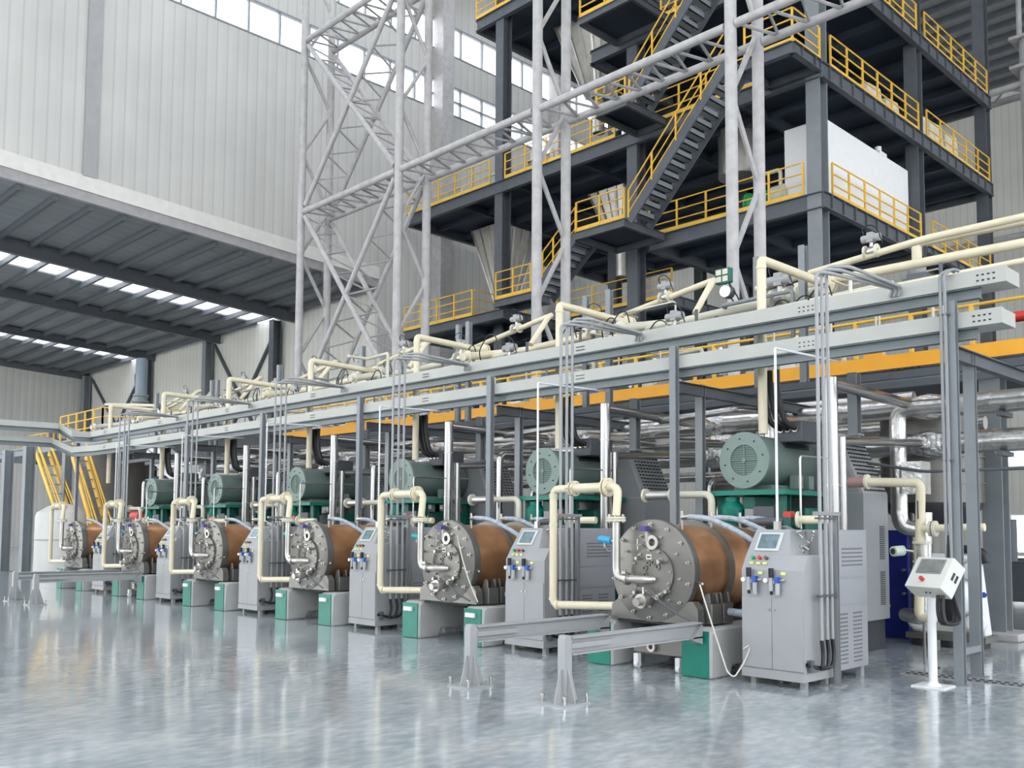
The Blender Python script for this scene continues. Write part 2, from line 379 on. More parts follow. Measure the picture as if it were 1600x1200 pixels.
struct(MB().box(AX, WX-.25, YE, YE+.3, 0, rz(YE)).build('wall_annex_end', WALLX, loc=(AX, YE, 0)))
for i, (x, gh) in enumerate(((-40.3*SC, .70), (-48.3*SC, .62), (-56.9*SC, .52))):
    o = MB().hbeam((x, -20, rz(-20)-.02-gh/2), (x, YE-.1, rz(YE)-.02-gh/2), .3, gh, .03).build('roof_girder', DST)
    tag(o, 'dark steel girder under the low side roof, %s' % ('nearest to the tall panel wall', 'between the two daylight strips', 'farthest back beyond the daylight strips')[i], 'beam', 'girders under the low side roof')
for i, (x, c) in enumerate(((-67.4*SC, GP), (-57.3*SC, DST), (-49.3*SC, GP), (-42.0*SC, DST))):
    o = MB().hbeam((x, YE-.4, 0), (x, YE-.4, rz(YE)-.3), .5, .5, .04).build('wall_column', c)
    tag(o, 'steel column against the end wall of the side bay, %s' % ORD[3-i].replace('nearest, ', '').replace('farthest, ', ''), 'column', 'columns on the side bay end wall')
for (x0, x1, nm) in ((-67*SC, -58*SC, 'left of the tall grey agitator drive'), (-49*SC, -42.2*SC, 'behind the top pipework, on sunlit ribbed panels')):
    t = thing('cross_brace', 'crossed steel tie rods on the end wall, %s' % nm, 'brace', (x0, YE-.1, 5.0))
    for a, c in ((5.0, 13.2), (13.2, 5.0)): MB().bar((x0, YE-.1, a), (x1, YE-.1, c), .22, .12).build('brace_rod', DST, t)

o = struct(MB().prism([(AX, -20, rz(-20)+.05), (AX, 4, rz(4)+.05), (AX, 4, rz(4)+.06), (AX, -20, rz(-20)+.06)], (WX-AX, 0, 0)).build('window_20', PANE, loc=(WX, 0, 14)))  # out-of-view roof pane, added to bring more daylight onto the annex wall
# ------------------------------------------------------------------ lattice columns and trusses (pale tubes)
YF, YR = YT, 21.75
def zig(b, p0, p1, q0, q1, n, r=.045):       # zigzag web between two chords
    for i in range(n):
        a = p0.lerp(p1, i/n); c = q0.lerp(q1, (i+.5)/n); d = p0.lerp(p1, (i+1)/n)
        b.cyl(a, c, r, 6); b.cyl(c, d, r, 6)
def lattice(name, label, cat, a, bb, r=.14, n=6, group=None, wr=.05, ro=None):
    a = Vector(a); bb = Vector(bb); ro = Vector(ro or (0, YR-YF, 0))
    t = thing(name, label, cat, a, group)
    MB().cyl(a, bb, r, 14).build('chord', LAT, t); MB().cyl(a+ro, bb+ro, r, 14).build('chord', LAT, t)
    w_ = MB(); zig(w_, a, bb, a+ro, bb+ro, n, wr); w_.build('web', LAT, t); return t
LX = [-12.9, -19.86, -26.9, -33.5]
nm = ['rightmost, before the steel stair tower', 'left of the tower stairs', 'standing in front of the high windows', 'at the edge of the tall panel wall']
for x, s_ in zip(LX, nm):
    lattice('lattice_column', 'pale twin tube lattice column, %s' % s_, 'column', (x, YF, 0), (x, YF, 30), .16, 7, 'pale lattice columns', .075)
LZ = 14.66
for i in range(3):
    lattice('lattice_truss', 'pale horizontal tube truss bay %s' % ('right of the two middle lattice columns', 'between the two middle lattice columns', 'below the crossed braces at the tall panel wall')[i], 'truss',
            (LX[i+1]+.17, YF, LZ), (LX[i]-.17, YF, LZ), .12, 8, 'pale horizontal trusses', .045)
lattice('lattice_truss', 'pale horizontal tube truss running off to the top right', 'truss', (LX[0]+.17, YF, LZ), (-5.5, YF, LZ), .12, 8, 'pale horizontal trusses', .045)
lattice('lattice_truss', 'highest pale truss at the top of the crossed braces', 'truss', (LX[3]+.17, YF, 22.0), (LX[2]-.17, YF, 22.0), .12, 8, 'pale horizontal trusses', .045)
xa, xb = LX[3]+.3, LX[2]-.25
for p, q, s_ in (((xa, YF, LZ+.25), (xb, YF, 21.7), 'upper crossed brace rising to the right'), ((xa, YF, 21.7), (xb, YF, LZ+.25), 'upper crossed brace falling to the right'),
                 ((xa, YF, LZ-.25), (xb, YF, 6.8), 'lower crossed brace falling to the right below the truss'), ((xb, YF, LZ-.25), (xa, YF, 6.8), 'lower crossed brace falling to the left below the truss')):
    lattice('lattice_brace', 'pale lattice %s' % s_, 'brace', p, q, .10, 8, 'pale crossed lattice braces', .04)
t = thing('lattice_column', 'pale lattice column behind the far right corner of the tower', 'column', (-13.6, 47, 0), 'pale lattice columns')
for dy in (0, 1.9): MB().cyl((-13.6, 47+dy, 0), (-13.6, 47+dy, 24.6), .42, 16).build('chord', LAT, t)
MB().box(-14.3, -12.9, 46.4, 49.5, 24.6, 24.75).box(-14.3, -12.9, 46.4, 49.5, 23.2, 23.35).build('cap_plate', LAT, t)
w_ = MB(); zig(w_, Vector((-13.6, 47, 1)), Vector((-13.6, 47, 31)), Vector((-13.6, 48.9, 1)), Vector((-13.6, 48.9, 31)), 8, .1)
for dx in (-.4, .4):
    for dy in (0, 1.9): w_.cyl((-13.6+dx, 47+dy, 24.6), (-13.6+dx, 47+dy, 31), .12, 8)
w_.build('web', LAT, t)
for z, s_ in ((22.6, 'above, meeting the far lattice column cap'), (15.4, 'lower, behind the far lattice column')):
    lattice('lattice_truss', 'distant pale truss on the back wall, %s' % s_, 'truss', (-24, 47, z), (2, 47, z), .17, 14, 'distant trusses', .07)

# ------------------------------------------------------------------ equipment tower
TX, TY = -14.56, 28.5
Z0, Z1, Z2, Z3, Z4 = 10.85, 12.8, 17.22, 21.25, 25.35
CX = [-14.85, -22.5, -30.1]; CY = [28.75, 36.7, 44.3]
locn = [['front right corner', 'middle of the right side', 'rear right corner'], ['front middle, under the landing', 'inner middle', 'rear middle'], ['front left, before the hopper', 'inner left', 'rear left']]
for i, x in enumerate(CX):
    for j, y in enumerate(CY):
        o = MB().hbeam((x, y, 0), (x, y, 30.8), .50, .55, .05, up=(0, 1, 0)).build('tower_column', DST if (i+j) else GP)
        tag(o, 'grey steel H column of the equipment tower, %s' % locn[i][j], 'column', 'tower columns')
def deck(name, label, x0, x1, y0, y1, z, bh=.55, step=1.9):
    t = thing(name, label, 'platform', ((x0+x1)/2, (y0+y1)/2, z-bh), 'tower platforms')
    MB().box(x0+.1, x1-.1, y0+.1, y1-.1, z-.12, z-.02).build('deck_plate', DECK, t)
    e = MB()
    e.hbeam((x0, y0, z-bh/2), (x1, y0, z-bh/2), .22, bh, .03).hbeam((x0, y1, z-bh/2), (x1, y1, z-bh/2), .22, bh, .03)
    e.hbeam((x0, y0, z-bh/2), (x0, y1, z-bh/2), .22, bh, .03).hbeam((x1, y0, z-bh/2), (x1, y1, z-bh/2), .22, bh, .03)
    y = y0+.5
    while y < y1: e.box(x1-.02, x1+.1, y, y+.04, z-bh+.03, z-.03); y += .85
    e.build('edge_beam', DST, t)
    j = MB(); y = y0+step
    while y < y1-.3: j.bar((x0+.1, y, z-.27), (x1-.1, y, z-.27), .14, .3); y += step
    x = x0+3.8
    while x < x1-1: j.bar((x, y0+.1, z-.3), (x, y1-.1, z-.3), .2, .36); x += 3.8
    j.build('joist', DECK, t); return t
deck('platform', 'tower platform carrying the big white box, lowest on the right', -21.65, TX, 28.5, 36.7, Z1)
deck('platform', 'wide second tower platform over the hopper, below the pale truss', -36.7, TX, 28.5, 44.4, Z2)
deck('platform', 'small corner balcony of the second tower platform, jutting forward', -16.4, TX, 26.65, 28.4, Z2, .4)
deck('platform', 'third tower platform at the top right, seen from below', -24.6, TX, 28.5, 44.4, Z3)
deck('platform', 'topmost tower platform at the top centre edge of the picture', -31.65, -24.8, 28.5, 44.4, Z4)
deck('platform', 'lowest tower platform behind the top pipework, jutting forward at left', -34.9, -28.2, 27.0, 36.7, Z0, .4)
deck('platform', 'lowest tower platform right of the stair foot, in the shade', -28.1, -21.7, 30.2, 36.7, Z0, .4)
def guard(label, p, q, h=1.12, sp=1.3, toe=.14, r=.027, ends=(True, True), group='yellow guardrails on the tower', m=YEL, nrail=3):
    p = Vector(p); q = Vector(q); L = (q-p).length; n = max(1, round(L/sp)); up = Vector((0, 0, 1))
    t = thing('guardrail', label, 'railing', p, group)
    for i in range(n+1):
        if (i == 0 and not ends[0]) or (i == n and not ends[1]): continue
        a = p.lerp(q, i/n); MB().bar(a, a+up*h, .06).build('post', m, t)
    for k in range(nrail):
        z = h*(1-.33*k); MB().cyl(p+up*z, q+up*z, r, 8).build('rail', m, t)
    if toe: MB().bar(p+up*(toe/2), q+up*(toe/2), .02, toe).build('toe_board', m, t)
    return t
G = guard
G('yellow guardrail before the big white box', (TX+.05, 29.1, Z1), (TX+.05, 36.3, Z1))
G('yellow guardrail along the front of the platform below the main stair', (-21.6, 28.4, Z1), (-15.2, 28.4, Z1))
G('yellow guardrail of the second level, right side, near half', (TX+.05, 29.1, Z2), (TX+.05, 36.3, Z2))
G('yellow guardrail of the second level, right side, far half by the sacks', (TX+.05, 37.1, Z2), (TX+.05, 44.0, Z2))
G('yellow guardrail of the third level, right side, far half', (TX+.05, 37.1, Z3), (TX+.05, 44.0, Z3))
G('yellow guardrail of the third level, right side, near half at the top edge', (TX+.05, 29.1, Z3), (TX+.05, 36.3, Z3))
G('yellow guardrail on the front of the corner balcony', (-16.3, 26.65, Z2), (TX, 26.65, Z2), sp=1.7)
G('short yellow guardrail on the right side of the corner balcony', (TX+.02, 26.7, Z2), (TX+.02, 28.4, Z2), sp=1.7, ends=(False, True))
G('yellow guardrail of the second level behind the stair, front right', (-21.4, 28.4, Z2), (-16.6, 28.4, Z2))
G('yellow guardrail of the second level, front, between the pale columns', (-29.6, 28.4, Z2), (-23.3, 28.4, Z2))
G('yellow guardrail of the second level, front left by the green machine', (-36.6, 28.4, Z2), (-30.6, 28.4, Z2))
G('yellow guardrail of the third level, front, at the top edge', (-21.0, 28.4, Z3), (-15.2, 28.4, Z3))
G('yellow guardrail of the topmost platform at the top centre', (-31.6, 28.4, Z4), (-25, 28.4, Z4))
G('yellow guardrail of the lowest platform, front left', (-34.8, 26.9, Z0), (-30.05, 26.9, Z0))
G('yellow guardrail turning back at the tower column, lowest platform', (-29.98, 26.95, Z0), (-29.98, 28.4, Z0), sp=1.5, ends=(False, True))
G('yellow guardrail of the lowest platform between column and stair foot', (-29.9, 28.5, Z0), (-28.3, 28.5, Z0), sp=1.4)
G('yellow guardrail in the shade behind the stair foot', (-28.0, 30.1, Z0), (-21.8, 30.1, Z0), sp=2.2)
deck('platform', 'narrow walkway at the far right, beyond the white box', -15.6, TX, 37.0, 44.0, Z1, .3)
G('yellow guardrail far right below the second level, beyond the white box', (TX+.05, 37.4, Z1), (TX+.05, 43.8, Z1))
def stair(label, x0, z0, x1, z1, y0=26.1, y1=27.25, n=15, rail=True):
    t = thing('staircase', label, 'staircase', (x0, (y0+y1)/2, z0), 'tower stair flights')
    a, c = Vector((x0, y0, z0)), Vector((x1, y0, z1)); dy = Vector((0, y1-y0, 0))
    for off in (Vector((0, 0, 0)), dy): MB().bar(a+off-Vector((0, 0, .12)), c+off-Vector((0, 0, .12)), .06, .34).build('stringer', DST, t)
    for i in range(n):
        f = (i+.5)/n; p = a.lerp(c, f)
        MB().box(p.x-.15, p.x+.13, y0+.03, y1-.03, p.z-.05, p.z-.01).box(p.x+.11, p.x+.13, y0+.03, y1-.03, p.z-.05, p.z+.16).build('tread', GP, t)
    for off in (Vector((0, -.03, 0)),):
        up = Vector((0, 0, 1.0))
        h = MB().cyl(a+off+up, c+off+up, .028, 8).cyl(a+off+up*.55, c+off+up*.55, .022, 8).cyl(a+off+up*.18, c+off+up*.18, .022, 8)
        for i in range(5): p = a.lerp(c, i/4)+off; h.bar(p, p+up, .055)
        h.build('handrail', YEL, t)
    return t
stair('long stair flight rising right from the middle landing', -20.75, Z1, -16.6, Z2)
stair('upper stair flight rising right from the upper landing to the top edge', -20.7, Z2, -16.6, Z3+.3)
stair('lower stair flight falling left from the middle landing behind a pale column', -25.6, Z0+.1, -23.3, Z1, n=9)
def landing(label, x0, x1, y0, y1, z, rails=True):
    t = thing('landing', label, 'landing', ((x0+x1)/2, (y0+y1)/2, z-.3), 'stair landings')
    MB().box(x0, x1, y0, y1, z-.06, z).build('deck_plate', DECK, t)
    MB().hbeam((x0, y0, z-.18), (x1, y0, z-.18), .12, .28, .02).hbeam((x0, y1, z-.18), (x1, y1, z-.18), .12, .28, .02).hbeam((x0, y0, z-.18), (x0, y1, z-.18), .12, .28, .02).hbeam((x1, y0, z-.18), (x1, y1, z-.18), .12, .28, .02).build('edge_beam', DST, t)
landing('middle stair landing under the shaded hopper', -23.25, -20.9, 26.0, 28.4, Z1)
G('yellow guardrail around the middle stair landing', (-23.2, 26.0, Z1), (-20.9, 26.0, Z1), sp=1.15)
landing('upper stair landing beside the second level', -22.2, -20.8, 26.0, 28.4, Z2)
G('yellow guardrail on the front of the upper stair landing', (-22.2, 26.0, Z2), (-20.85, 26.0, Z2), sp=1.4)
G('yellow guardrail on the left end of the upper stair landing', (-22.2, 26.05, Z2), (-22.2, 28.3, Z2), sp=1.2, ends=(False, True))
landing('top stair landing at the upper edge of the picture', -23.2, -20.7, 26.2, 28.4, Z3)
G('yellow guardrail around the top stair landing', (-23.2, 26.2, Z3), (-20.75, 26.2, Z3), sp=1.2)
landing('bottom stair landing where the lower flight ends', -27.6, -25.6, 26.0, 27.1, Z0+.1)
G('yellow guardrail around the bottom stair landing', (-27.6, 26.0, Z0+.1), (-25.6, 26.0, Z0+.1), sp=1.0)
def hopper(label, cx, cy, z1, z0, r1, r0, rib=5):
    t = thing('hopper', label, 'hopper', (cx, cy, z0), 'metal hoppers under the tower platforms')
    q = [(-1, -1), (1, -1), (1, 1), (-1, 1)]
    MB().quadbox([(cx+a*r0, cy+c*r0, z0) for a, c in q], [(cx+a*r1, cy+c*r1, z1) for a, c in q]).build('cone', SST, t)
    rb = MB()
    for k in range(rib):
        s_ = -1+2*k/(rib-1)
        rb.bar((cx+s_*r0, cy-r0-.02, z0), (cx+s_*r1, cy-r1-.02, z1), .10, .08)
        rb.bar((cx+r0+.02, cy+s_*r0, z0), (cx+r1+.02, cy+s_*r1, z1), .10, .08)
    rb.build('rib', SST, t)
    MB().cyl((cx, cy, z0-1.6), (cx, cy, z0), r0*.7, 16).build('outlet', SST, t)
hopper('tall stainless hopper low on the left of the tower', -34.3, 33.0, Z2-.3, 13.2, 1.25, .4)
hopper('shaded stainless hopper above the middle landing', -26.7, 33.0, Z2-.3, 14.7, 1.05, .35)
hopper('bright stainless hopper at the top, above the upper landing', -27.7, 32.6, Z4-.3, 21.6, 1.45, .4)
t = thing('storage_tank', 'large plain white box tank behind the lowest right guardrail', 'tank', (-15.6, 32.9, Z1))
MB().box(-16.5, -14.95, 29.5, 36.3, Z1, 15.75).build('shell', WHT, t, bev=.04)
MB().cyl((-15.3, 30.3, 15.75), (-15.3, 30.3, 15.95), .08, 10).cyl((-15.2, 34.2, 15.75), (-15.2, 34.2, 16.15), .12, 10).box(-15.5, -15.0, 33.9, 34.5, 15.75, 15.9).build('top_fitting', WHT, t)
for i, (y, wv, h) in enumerate(((33.8, 1.3, 1.25), (35.4, 1.2, 1.2), (38.2, 1.1, 1.5), (39.6, 1.5, 1.6), (41.3, 1.4, 1.6))):
    b = MB(); z = Z2
    b.quadbox([(-16.0, y-wv/2, z), (-15.0, y-wv/2, z), (-15.0, y+wv/2, z), (-16.0, y+wv/2, z)], [(-15.9, y-wv*.42, z+h), (-15.1, y-wv*.42, z+h*.92), (-15.1, y+wv*.42, z+h), (-15.9, y+wv*.42, z+h*.95)])
    o = b.build('bulk_sack', CRATE, bev=.08)
    tag(o, 'pale bulk sack behind the second level guardrail, %s' % ('nearest of five', 'second of five', 'middle of five', 'fourth of five', 'farthest of five')[i], 'sack', 'pale sacks on the second tower level')
def pump(label, x, y, z, m1, m2, s=1.0, name='pump_unit'):
    t = thing(name, label, 'machine', (x, y, z))
    MB().box(x-.7*s, x+.7*s, y-.3*s, y+.3*s, z, z+.12*s).build('base_frame', DST, t)
    MB().cyl((x-.6*s, y, z+.5*s), (x+.1*s, y, z+.5*s), .3*s, 18).ring((x-.62*s, y, z+.5*s), (1, 0, 0), .36*s, .1, .06*s).build('motor', m1, t)
    MB().lathe([(.2*s, 0), (.34*s, .06*s), (.34*s, .4*s), (.2*s, .5*s)], (x+.15*s, y, z+.5*s), (1, 0, 0)).build('casing', m2, t)
    MB().tube([(x+.4*s, y, z+.6*s), (x+.4*s, y, z+1.3*s), (x-.5*s, y, z+1.3*s)], .06*s).build('pipe', CREAM2, t)
pump('green and cream pump set behind the lowest right front guardrail', -17.2, 29.6, Z1, GRN, CREAM2, 1.25)
pump('green machine at the left end of the second level', -34.2, 29.6, Z2, GRN, GRN, .8)
pump('blue and white pump on the second level left of the front column', -31.6, 29.8, Z2, BLS, WHT, .9)
pump('white motor on the second level near the upper landing', -24.3, 30.0, Z2, WHT, CREAM2, .9)
pump('dark green pump on the third level behind the stair', -19.5, 29.6, Z2, DTEAL, GP, .8)
for i, (x, y) in enumerate(((-29.2, 29.7), (-28.4, 30.2), (-18.0, 29.5))):
    t = thing('valve_stack', 'upright pipe and valve stack on the second level, %s' % ('just right of the front left column', 'second, by the pale column', 'behind the main stair top')[i], 'valve', (x, y, Z2))
    MB().cyl((x, y, Z2), (x, y, Z2+1.5), .1, 12).build('pipe', CREAM2, t)
    MB().ring((x, y, Z2+.4), (0, 0, 1), .2, .08, .06).ring((x, y, Z2+1.0), (0, 0, 1), .2, .08, .06).build('flange', BOLT, t)
    MB().box(x-.13, x+.13, y-.13, y+.13, Z2+.6, Z2+.9).build('valve_body', BLS if i else SST, t)
MB_ = MB().cyl((-19.3, 31.0, 15.2), (-19.3, 31.0, 17.0), .75, 20).build('hanging_vessel', SST)
tag(MB_, 'round shaded vessel hanging under the second level by the corner', 'vessel')
# ------------------------------------------------------------------ front cable trays, posts, cross beams
XR = -3.36
def V(p, z): return Vector((p.x, p.y, z))
up_pts = [V(Vector((XR, 10.6)), 4.30), V(onZ(138.5, 683.5, 4.3), 4.30), V(onZ(112, 682, 4.3), 4.30), V(onZ(92, 670, 4.62), 4.62), V(onZ(-30, 662, 4.62), 4.62)]
lo_pts = [V(Vector((XR-.05, 10.6)), 3.86), V(Vector((-28.6, 10.6)), 3.86), V(onZ(112, 707, 3.86), 3.86), V(onZ(79, 692, 4.2), 4.2), V(onZ(-30, 686, 4.2), 4.2)]
def strip(pts, z0, z1, wd, off=0.0):      # box section following the line of points, front face on the line
    b = MB(); nr = []
    for k in range(len(pts)):
        d = (pts[min(k+1, len(pts)-1)]-pts[max(k-1, 0)]); d.z = 0; d.normalize(); nr.append(Vector((d.y, -d.x, 0)))
        if nr[-1].y < 0: nr[-1] = -nr[-1]
    for k in range(len(pts)-1):
        p, q, n0, n1 = pts[k], pts[k+1], nr[k], nr[k+1]
        c = [p+n0*off, q+n1*off, q+n1*(off+wd), p+n0*(off+wd)]
        b.quadbox([v+Vector((0, 0, z0)) for v in c], [v+Vector((0, 0, z1)) for v in c])
    return b
for nm_, pts, xr in (('upper', up_pts, XR), ('lower', lo_pts, XR-.05)):
    z0 = pts[0].z
    t = thing('cable_tray', 'long pale %s cable tray running above the mills' % nm_, 'cable tray', (XR, 10.6, z0), 'front cable trays')
    h = MB()
    for i in range(4):
        for j in range(2): x = xr-.12-.055*i; z = z0+.05+.06*j; h.box(x-.012, x+.012, 10.595, 10.6, z-.008, z+.008)
    for k in range(7):
        x0 = -5.75-PITCH*k
        for i in range(6):
            for j in range(2): x = x0+.03*i*(2 if k == 0 else 1); z = z0+.05+.05*j; h.box(x-.010, x+.010, 10.595, 10.6, z-.006, z+.006)
    multi([(strip(pts, 0, .16, .42), TRAY), (h, DARK)], 'tray', t)
    strip(pts, .16, .172, .06).build('lip', TRAY, t)
    s2 = thing('support_channel', 'grey steel channel carrying the %s cable tray' % nm_, 'beam', (xr, 10.62, z0-.14), 'tray support channels')
    pc = [pts[0]-Vector((.28, 0, 0))]+pts[1:]
    strip(pc, -.13, -.115, .10, .02).build('flange', CHAN, s2); strip(pc, -.015, -.001, .10, .02).build('flange', CHAN, s2)
    strip(pc, -.115, -.015, .015, .08).build('web', CHAN, s2)
# front posts
def hpost(label, x, y, z1, wd=.10, ht=.09, m=GP, name='steel_post', z0=0, group='slim grey posts under the front cable trays'):
    t = thing(name, label, 'post', (x, y, z0), group)
    MB().hbeam((x, y, z0), (x, y, z1), wd, ht, .012, up=(0, 1, 0)).build('shaft', m, t)
    if z0 == 0: MB().box(x-wd*.9, x+wd*.9, y-ht*.9, y+ht*.9, 0, .012).build('base_plate', m, t)
    return t
t = hpost('x', -3.91, 10.55, 4.16); 
repeat(t, 'slim grey post carrying the front cable trays, %s', 'slim grey front posts', n=8, ords=ORD[:5]+['sixth from the right', 'seventh from the right', 'last, at the far left'])
t = hpost('x', -4.01, 11.32, 3.72, .12)
repeat(t, 'slim grey steel post in the row just behind the tray posts, %s', 'slim grey rear posts', n=7, ords=ORD[:5]+['sixth from the right', 'last at the left'])
o = MB().bar((-3.97, 10.6, .33), (-3.97, 11.28, .33), .05, .07).build('post_tie', GP); tag(o, 'short grey tie joining the two rightmost posts near the floor', 'tie')
o = MB().hbeam((-3.97, 10.75, 3.62), (-3.97, 15.1, 3.62), .1, .16, .012).build('cross_beam', DST); tag(o, 'x', 'beam')
repeat(o, 'dark cross beam running back from the tray posts, %s', 'dark cross beams behind the trays', n=7, ords=ORD[:5]+['sixth from the right', 'last at the left'])
for y_, s_ in ((12.6, 'front'), (13.4, 'rear')):
    o = MB().box(-31.5, -3.6, y_-.05, y_+.05, 3.70, 3.80).build('runner_beam', DST); tag(o, 'long dark runner beam behind the trays, %s of the pair' % s_, 'beam')
# hangers
x, y = onY(1335, 650, 12.0).x, 12.0
o = MB().hbeam((x, y, 2.93), (x, y, 3.75), .13, .13, .012, up=(0, 1, 0)).box(x-.09, x+.09, y-.09, y+.09, 2.90, 2.93).build('pipe_hanger', GP); tag(o, 'x', 'hanger')
repeat(o, 'short grey hanger post ending above a motor, %s', 'short hanger posts', n=6)

# ------------------------------------------------------------------ the mills (drum machines)
DX, DZ, FY = -6.77, 1.16, 8.93
mill = thing('drum_mill', 'x', 'mill', (DX, 9.9, 0))
for x0, x1 in ((-6.31, -5.92), (-7.71, -7.32)):
    b = MB(); 
    b.prism([(x0, 8.87, 0), (x0, 9.25, 0), (x0, 9.3, .12), (x0, 10.5, .12), (x0, 10.55, 0), (x0, 10.8, 0), (x0, 10.8, .55), (x0, 8.95, .55), (x0, 8.87, .50)], (x1-x0, 0, 0))
    ft = b.build('foot', mat('foot_grey', (.42, .42, .40), .45, var=.08), mill, bev=.025)
    MB().box(x0+.004, x1-.03, 8.855, 8.87, .01, .52).build('green_face', TEAL, ft)
for z in (.10,): MB().cyl((-7.33, 9.6, z), (-6.3, 9.6, z), .02, 8).build('tie_bar', BOLT, mill)
br = []
for x0, x1 in ((-6.31, -5.92), (-7.71, -7.32)):
    MB().box((x0+x1)/2-.13, (x0+x1)/2+.05, 8.82, 8.86, .40, .46).build('stop_bracket', WHT, mill)
MB().box(-7.3, -6.33, 8.95, 10.7, .54, .57).build('bed_plate', DARK, mill)
sd = [(955, 961), (956.5, 943), (968.5, 932), (985, 948), (1066, 950), (1076, 940), (1082.5, 941), (1090, 952), (1091.5, 976.5)]
pts = [onY(px, py, FY) for px, py in sd]; pts[0].z = pts[-1].z = .572
MB().prism(pts, (0, .12, 0)).build('saddle', SSD, mill)
for i, yy in enumerate((9.1, 9.34)):
    b = MB(); b.box(-6.22, -6.06, yy, yy+.2, .572, .80); b.prism([(-6.20, yy, .80), (-6.08, yy, .80), (-6.10, yy, .92), (-6.15, yy, .92)], (0, .03, 0)).prism([(-6.20, yy+.15, .80), (-6.08, yy+.15, .80), (-6.10, yy+.15, .92), (-6.15, yy+.15, .92)], (0, .03, 0))
    b.build('lug_block', SSD, mill, bev=.008)
MB().lathe([(.575, 0), (.60, .012), (.60, .09), (.57, .10), (.57, .16), (.54, .17)], (DX, FY-.01, DZ), (0, 1, 0), 48).build('end_plate', SSD, mill)
dr = MB().lathe([(.53, .0), (.53, 1.62)], (DX, 9.10, DZ), (0, 1, 0), 48).build('drum', COPPER, mill)
for yy in (9.72, 10.30): MB().ring((DX, yy, DZ), (0, 1, 0), .585, .52, .07, 48).build('drum_flange', SSD, mill)
MB().lathe([(.30, 0), (.30, .035)], (DX+.03, FY-.045, DZ-.03), (0, 1, 0), 40).build('hub_plate', SSD, mill)
BM = MB().cyl((0, 0, 0), (0, -.022, 0), .016, 8).cyl((0, -.02, 0), (0, -.05, 0), .009, 6)
def bolts(cx, cz, y, r, n, ph=0.0, parent=mill, sc=1.0):
    me = None
    for k in range(n):
        t_ = 2*PI*k/n+ph; p = Vector((cx+r*math.cos(t_), y, cz+r*math.sin(t_)))
        o = bpy.data.objects.new('bolt', bolts.me); COL.objects.link(o); o.parent = parent; o.location = p-parent.location; o.scale = (sc,)*3
_o = BM.build('bolt', BOLT, loc=(0, 0, 0)); bolts.me = _o.data; bpy.data.objects.remove(_o)
bolts(DX, DZ, FY-.01, .545, 14, .2, sc=1.3); bolts(DX, DZ, FY-.01, .42, 9, .5); bolts(DX+.03, DZ-.03, FY-.045, .27, 12, .1, sc=.9)
b = MB()
for k in range(5): t_ = .5+2*PI*k/8; b.ring((DX+.03+.10*math.cos(t_), FY-.06, DZ-.0+.10*math.sin(t_)), (0, 1, 0), .035, .018, .02, 12)
b.build('hub_port', SSD, mill)
MB().box(DX-.045, DX+.03, FY-.055, FY-.045, DZ+.13, DZ+.19).build('label_plate', mat('label_ivory', (.7, .7, .6), .5, var=.05), mill)
MB().box(DX-.03, DX-.005, FY-.058, FY-.055, DZ+.15, DZ+.17).box(DX+.0, DX+.018, FY-.058, FY-.055, DZ+.15, DZ+.17).build('label_text', DARK, mill)
for fx, fz, fr in ((-6.62, .86, .03), (-6.50, .93, .022), (-6.95, .90, .02), (-6.60, 1.27, .025), (-6.92, 1.30, .02)):
    MB().cyl((fx, FY-.03, fz), (fx, FY-.12, fz), fr, 12).cyl((fx, FY-.10, fz), (fx+.05, FY-.13, fz+.04), fr*.5, 8).build('small_fitting', BOLT, mill)
MB().tube([(-6.72, FY-.10, .95), (-6.55, FY-.12, .80), (-6.38, FY-.10, .70), (-6.2, FY-.06, .62)], .012, .1, 8).build('drain_tube', DST, mill)
ip = MB().tube([(-7.17, 8.76, 1.73), (-7.17, 8.76, 1.06), (-6.80, 8.76, 1.06), (-6.72, 8.90, 1.06)], .048, .13).build('inlet_pipe', SST, mill)
MB().ring((-7.02, 8.76, 1.06), (1, 0, 0), .075, .04, .035, 16).cyl((-6.98, 8.76, 1.06), (-6.98, 8.70, 1.17), .01, 6).box(-7.03, -6.97, 8.68, 8.72, 1.12, 1.15).build('clamp', BOLT, ip)
dv = MB().cyl((-6.80, 8.93, .83), (-6.80, 8.78, .81), .065, 16).cyl((-6.80, 8.80, .81), (-6.80, 8.74, .81), .085, 16).cyl((-6.80, 8.74, .81), (-6.80, 8.66, .80), .05, 14).build('drain_valve', SST, mill)
MB().cyl((-6.80, 8.8, .81), (-6.80, 8.8, .97), .012, 6).cyl((-6.88, 8.8, .97), (-6.74, 8.8, .93), .01, 6).build('handle', BOLT, dv)
sv = MB().ring((-6.72, 8.86, 1.49), (0, 1, 0), .085, .045, .06, 20).cyl((-6.8, 8.86, 1.5), (-6.8, 8.86, 1.66), .018, 8).build('vent_valve', BOLT, mill)
MB().box(-6.86, -6.76, 8.80, 8.88, 1.62, 1.68).build('valve_head', mat('violet_cap', (.06, .05, .22), .4, var=.1), sv)
MB().cyl((-6.95, 8.86, 1.46), (-6.85, 8.86, 1.46), .012, 6).cyl((-6.93, 8.86, 1.40), (-6.93, 8.86, 1.53), .009, 6).build('tee_handle', BOLT, sv)
for yy in (9.15, 9.75, 10.4):
    MB().cyl((DX+.27, yy, DZ+.48), (DX+.27, yy, DZ+.70), .018, 8).cyl((DX+.27, yy, DZ+.62), (DX+.37, yy, DZ+.63), .03, 8).build('hose_tail', BOLT, mill)
    MB().tube([(DX+.36, yy, DZ+.63), (DX+.62, yy+.02, DZ+.62), (DX+.95, yy+.15, DZ+.46), (DX+1.2, yy+.25, DZ+.28)], .032, .25, 10, 6).build('hose', HOSE, mill)
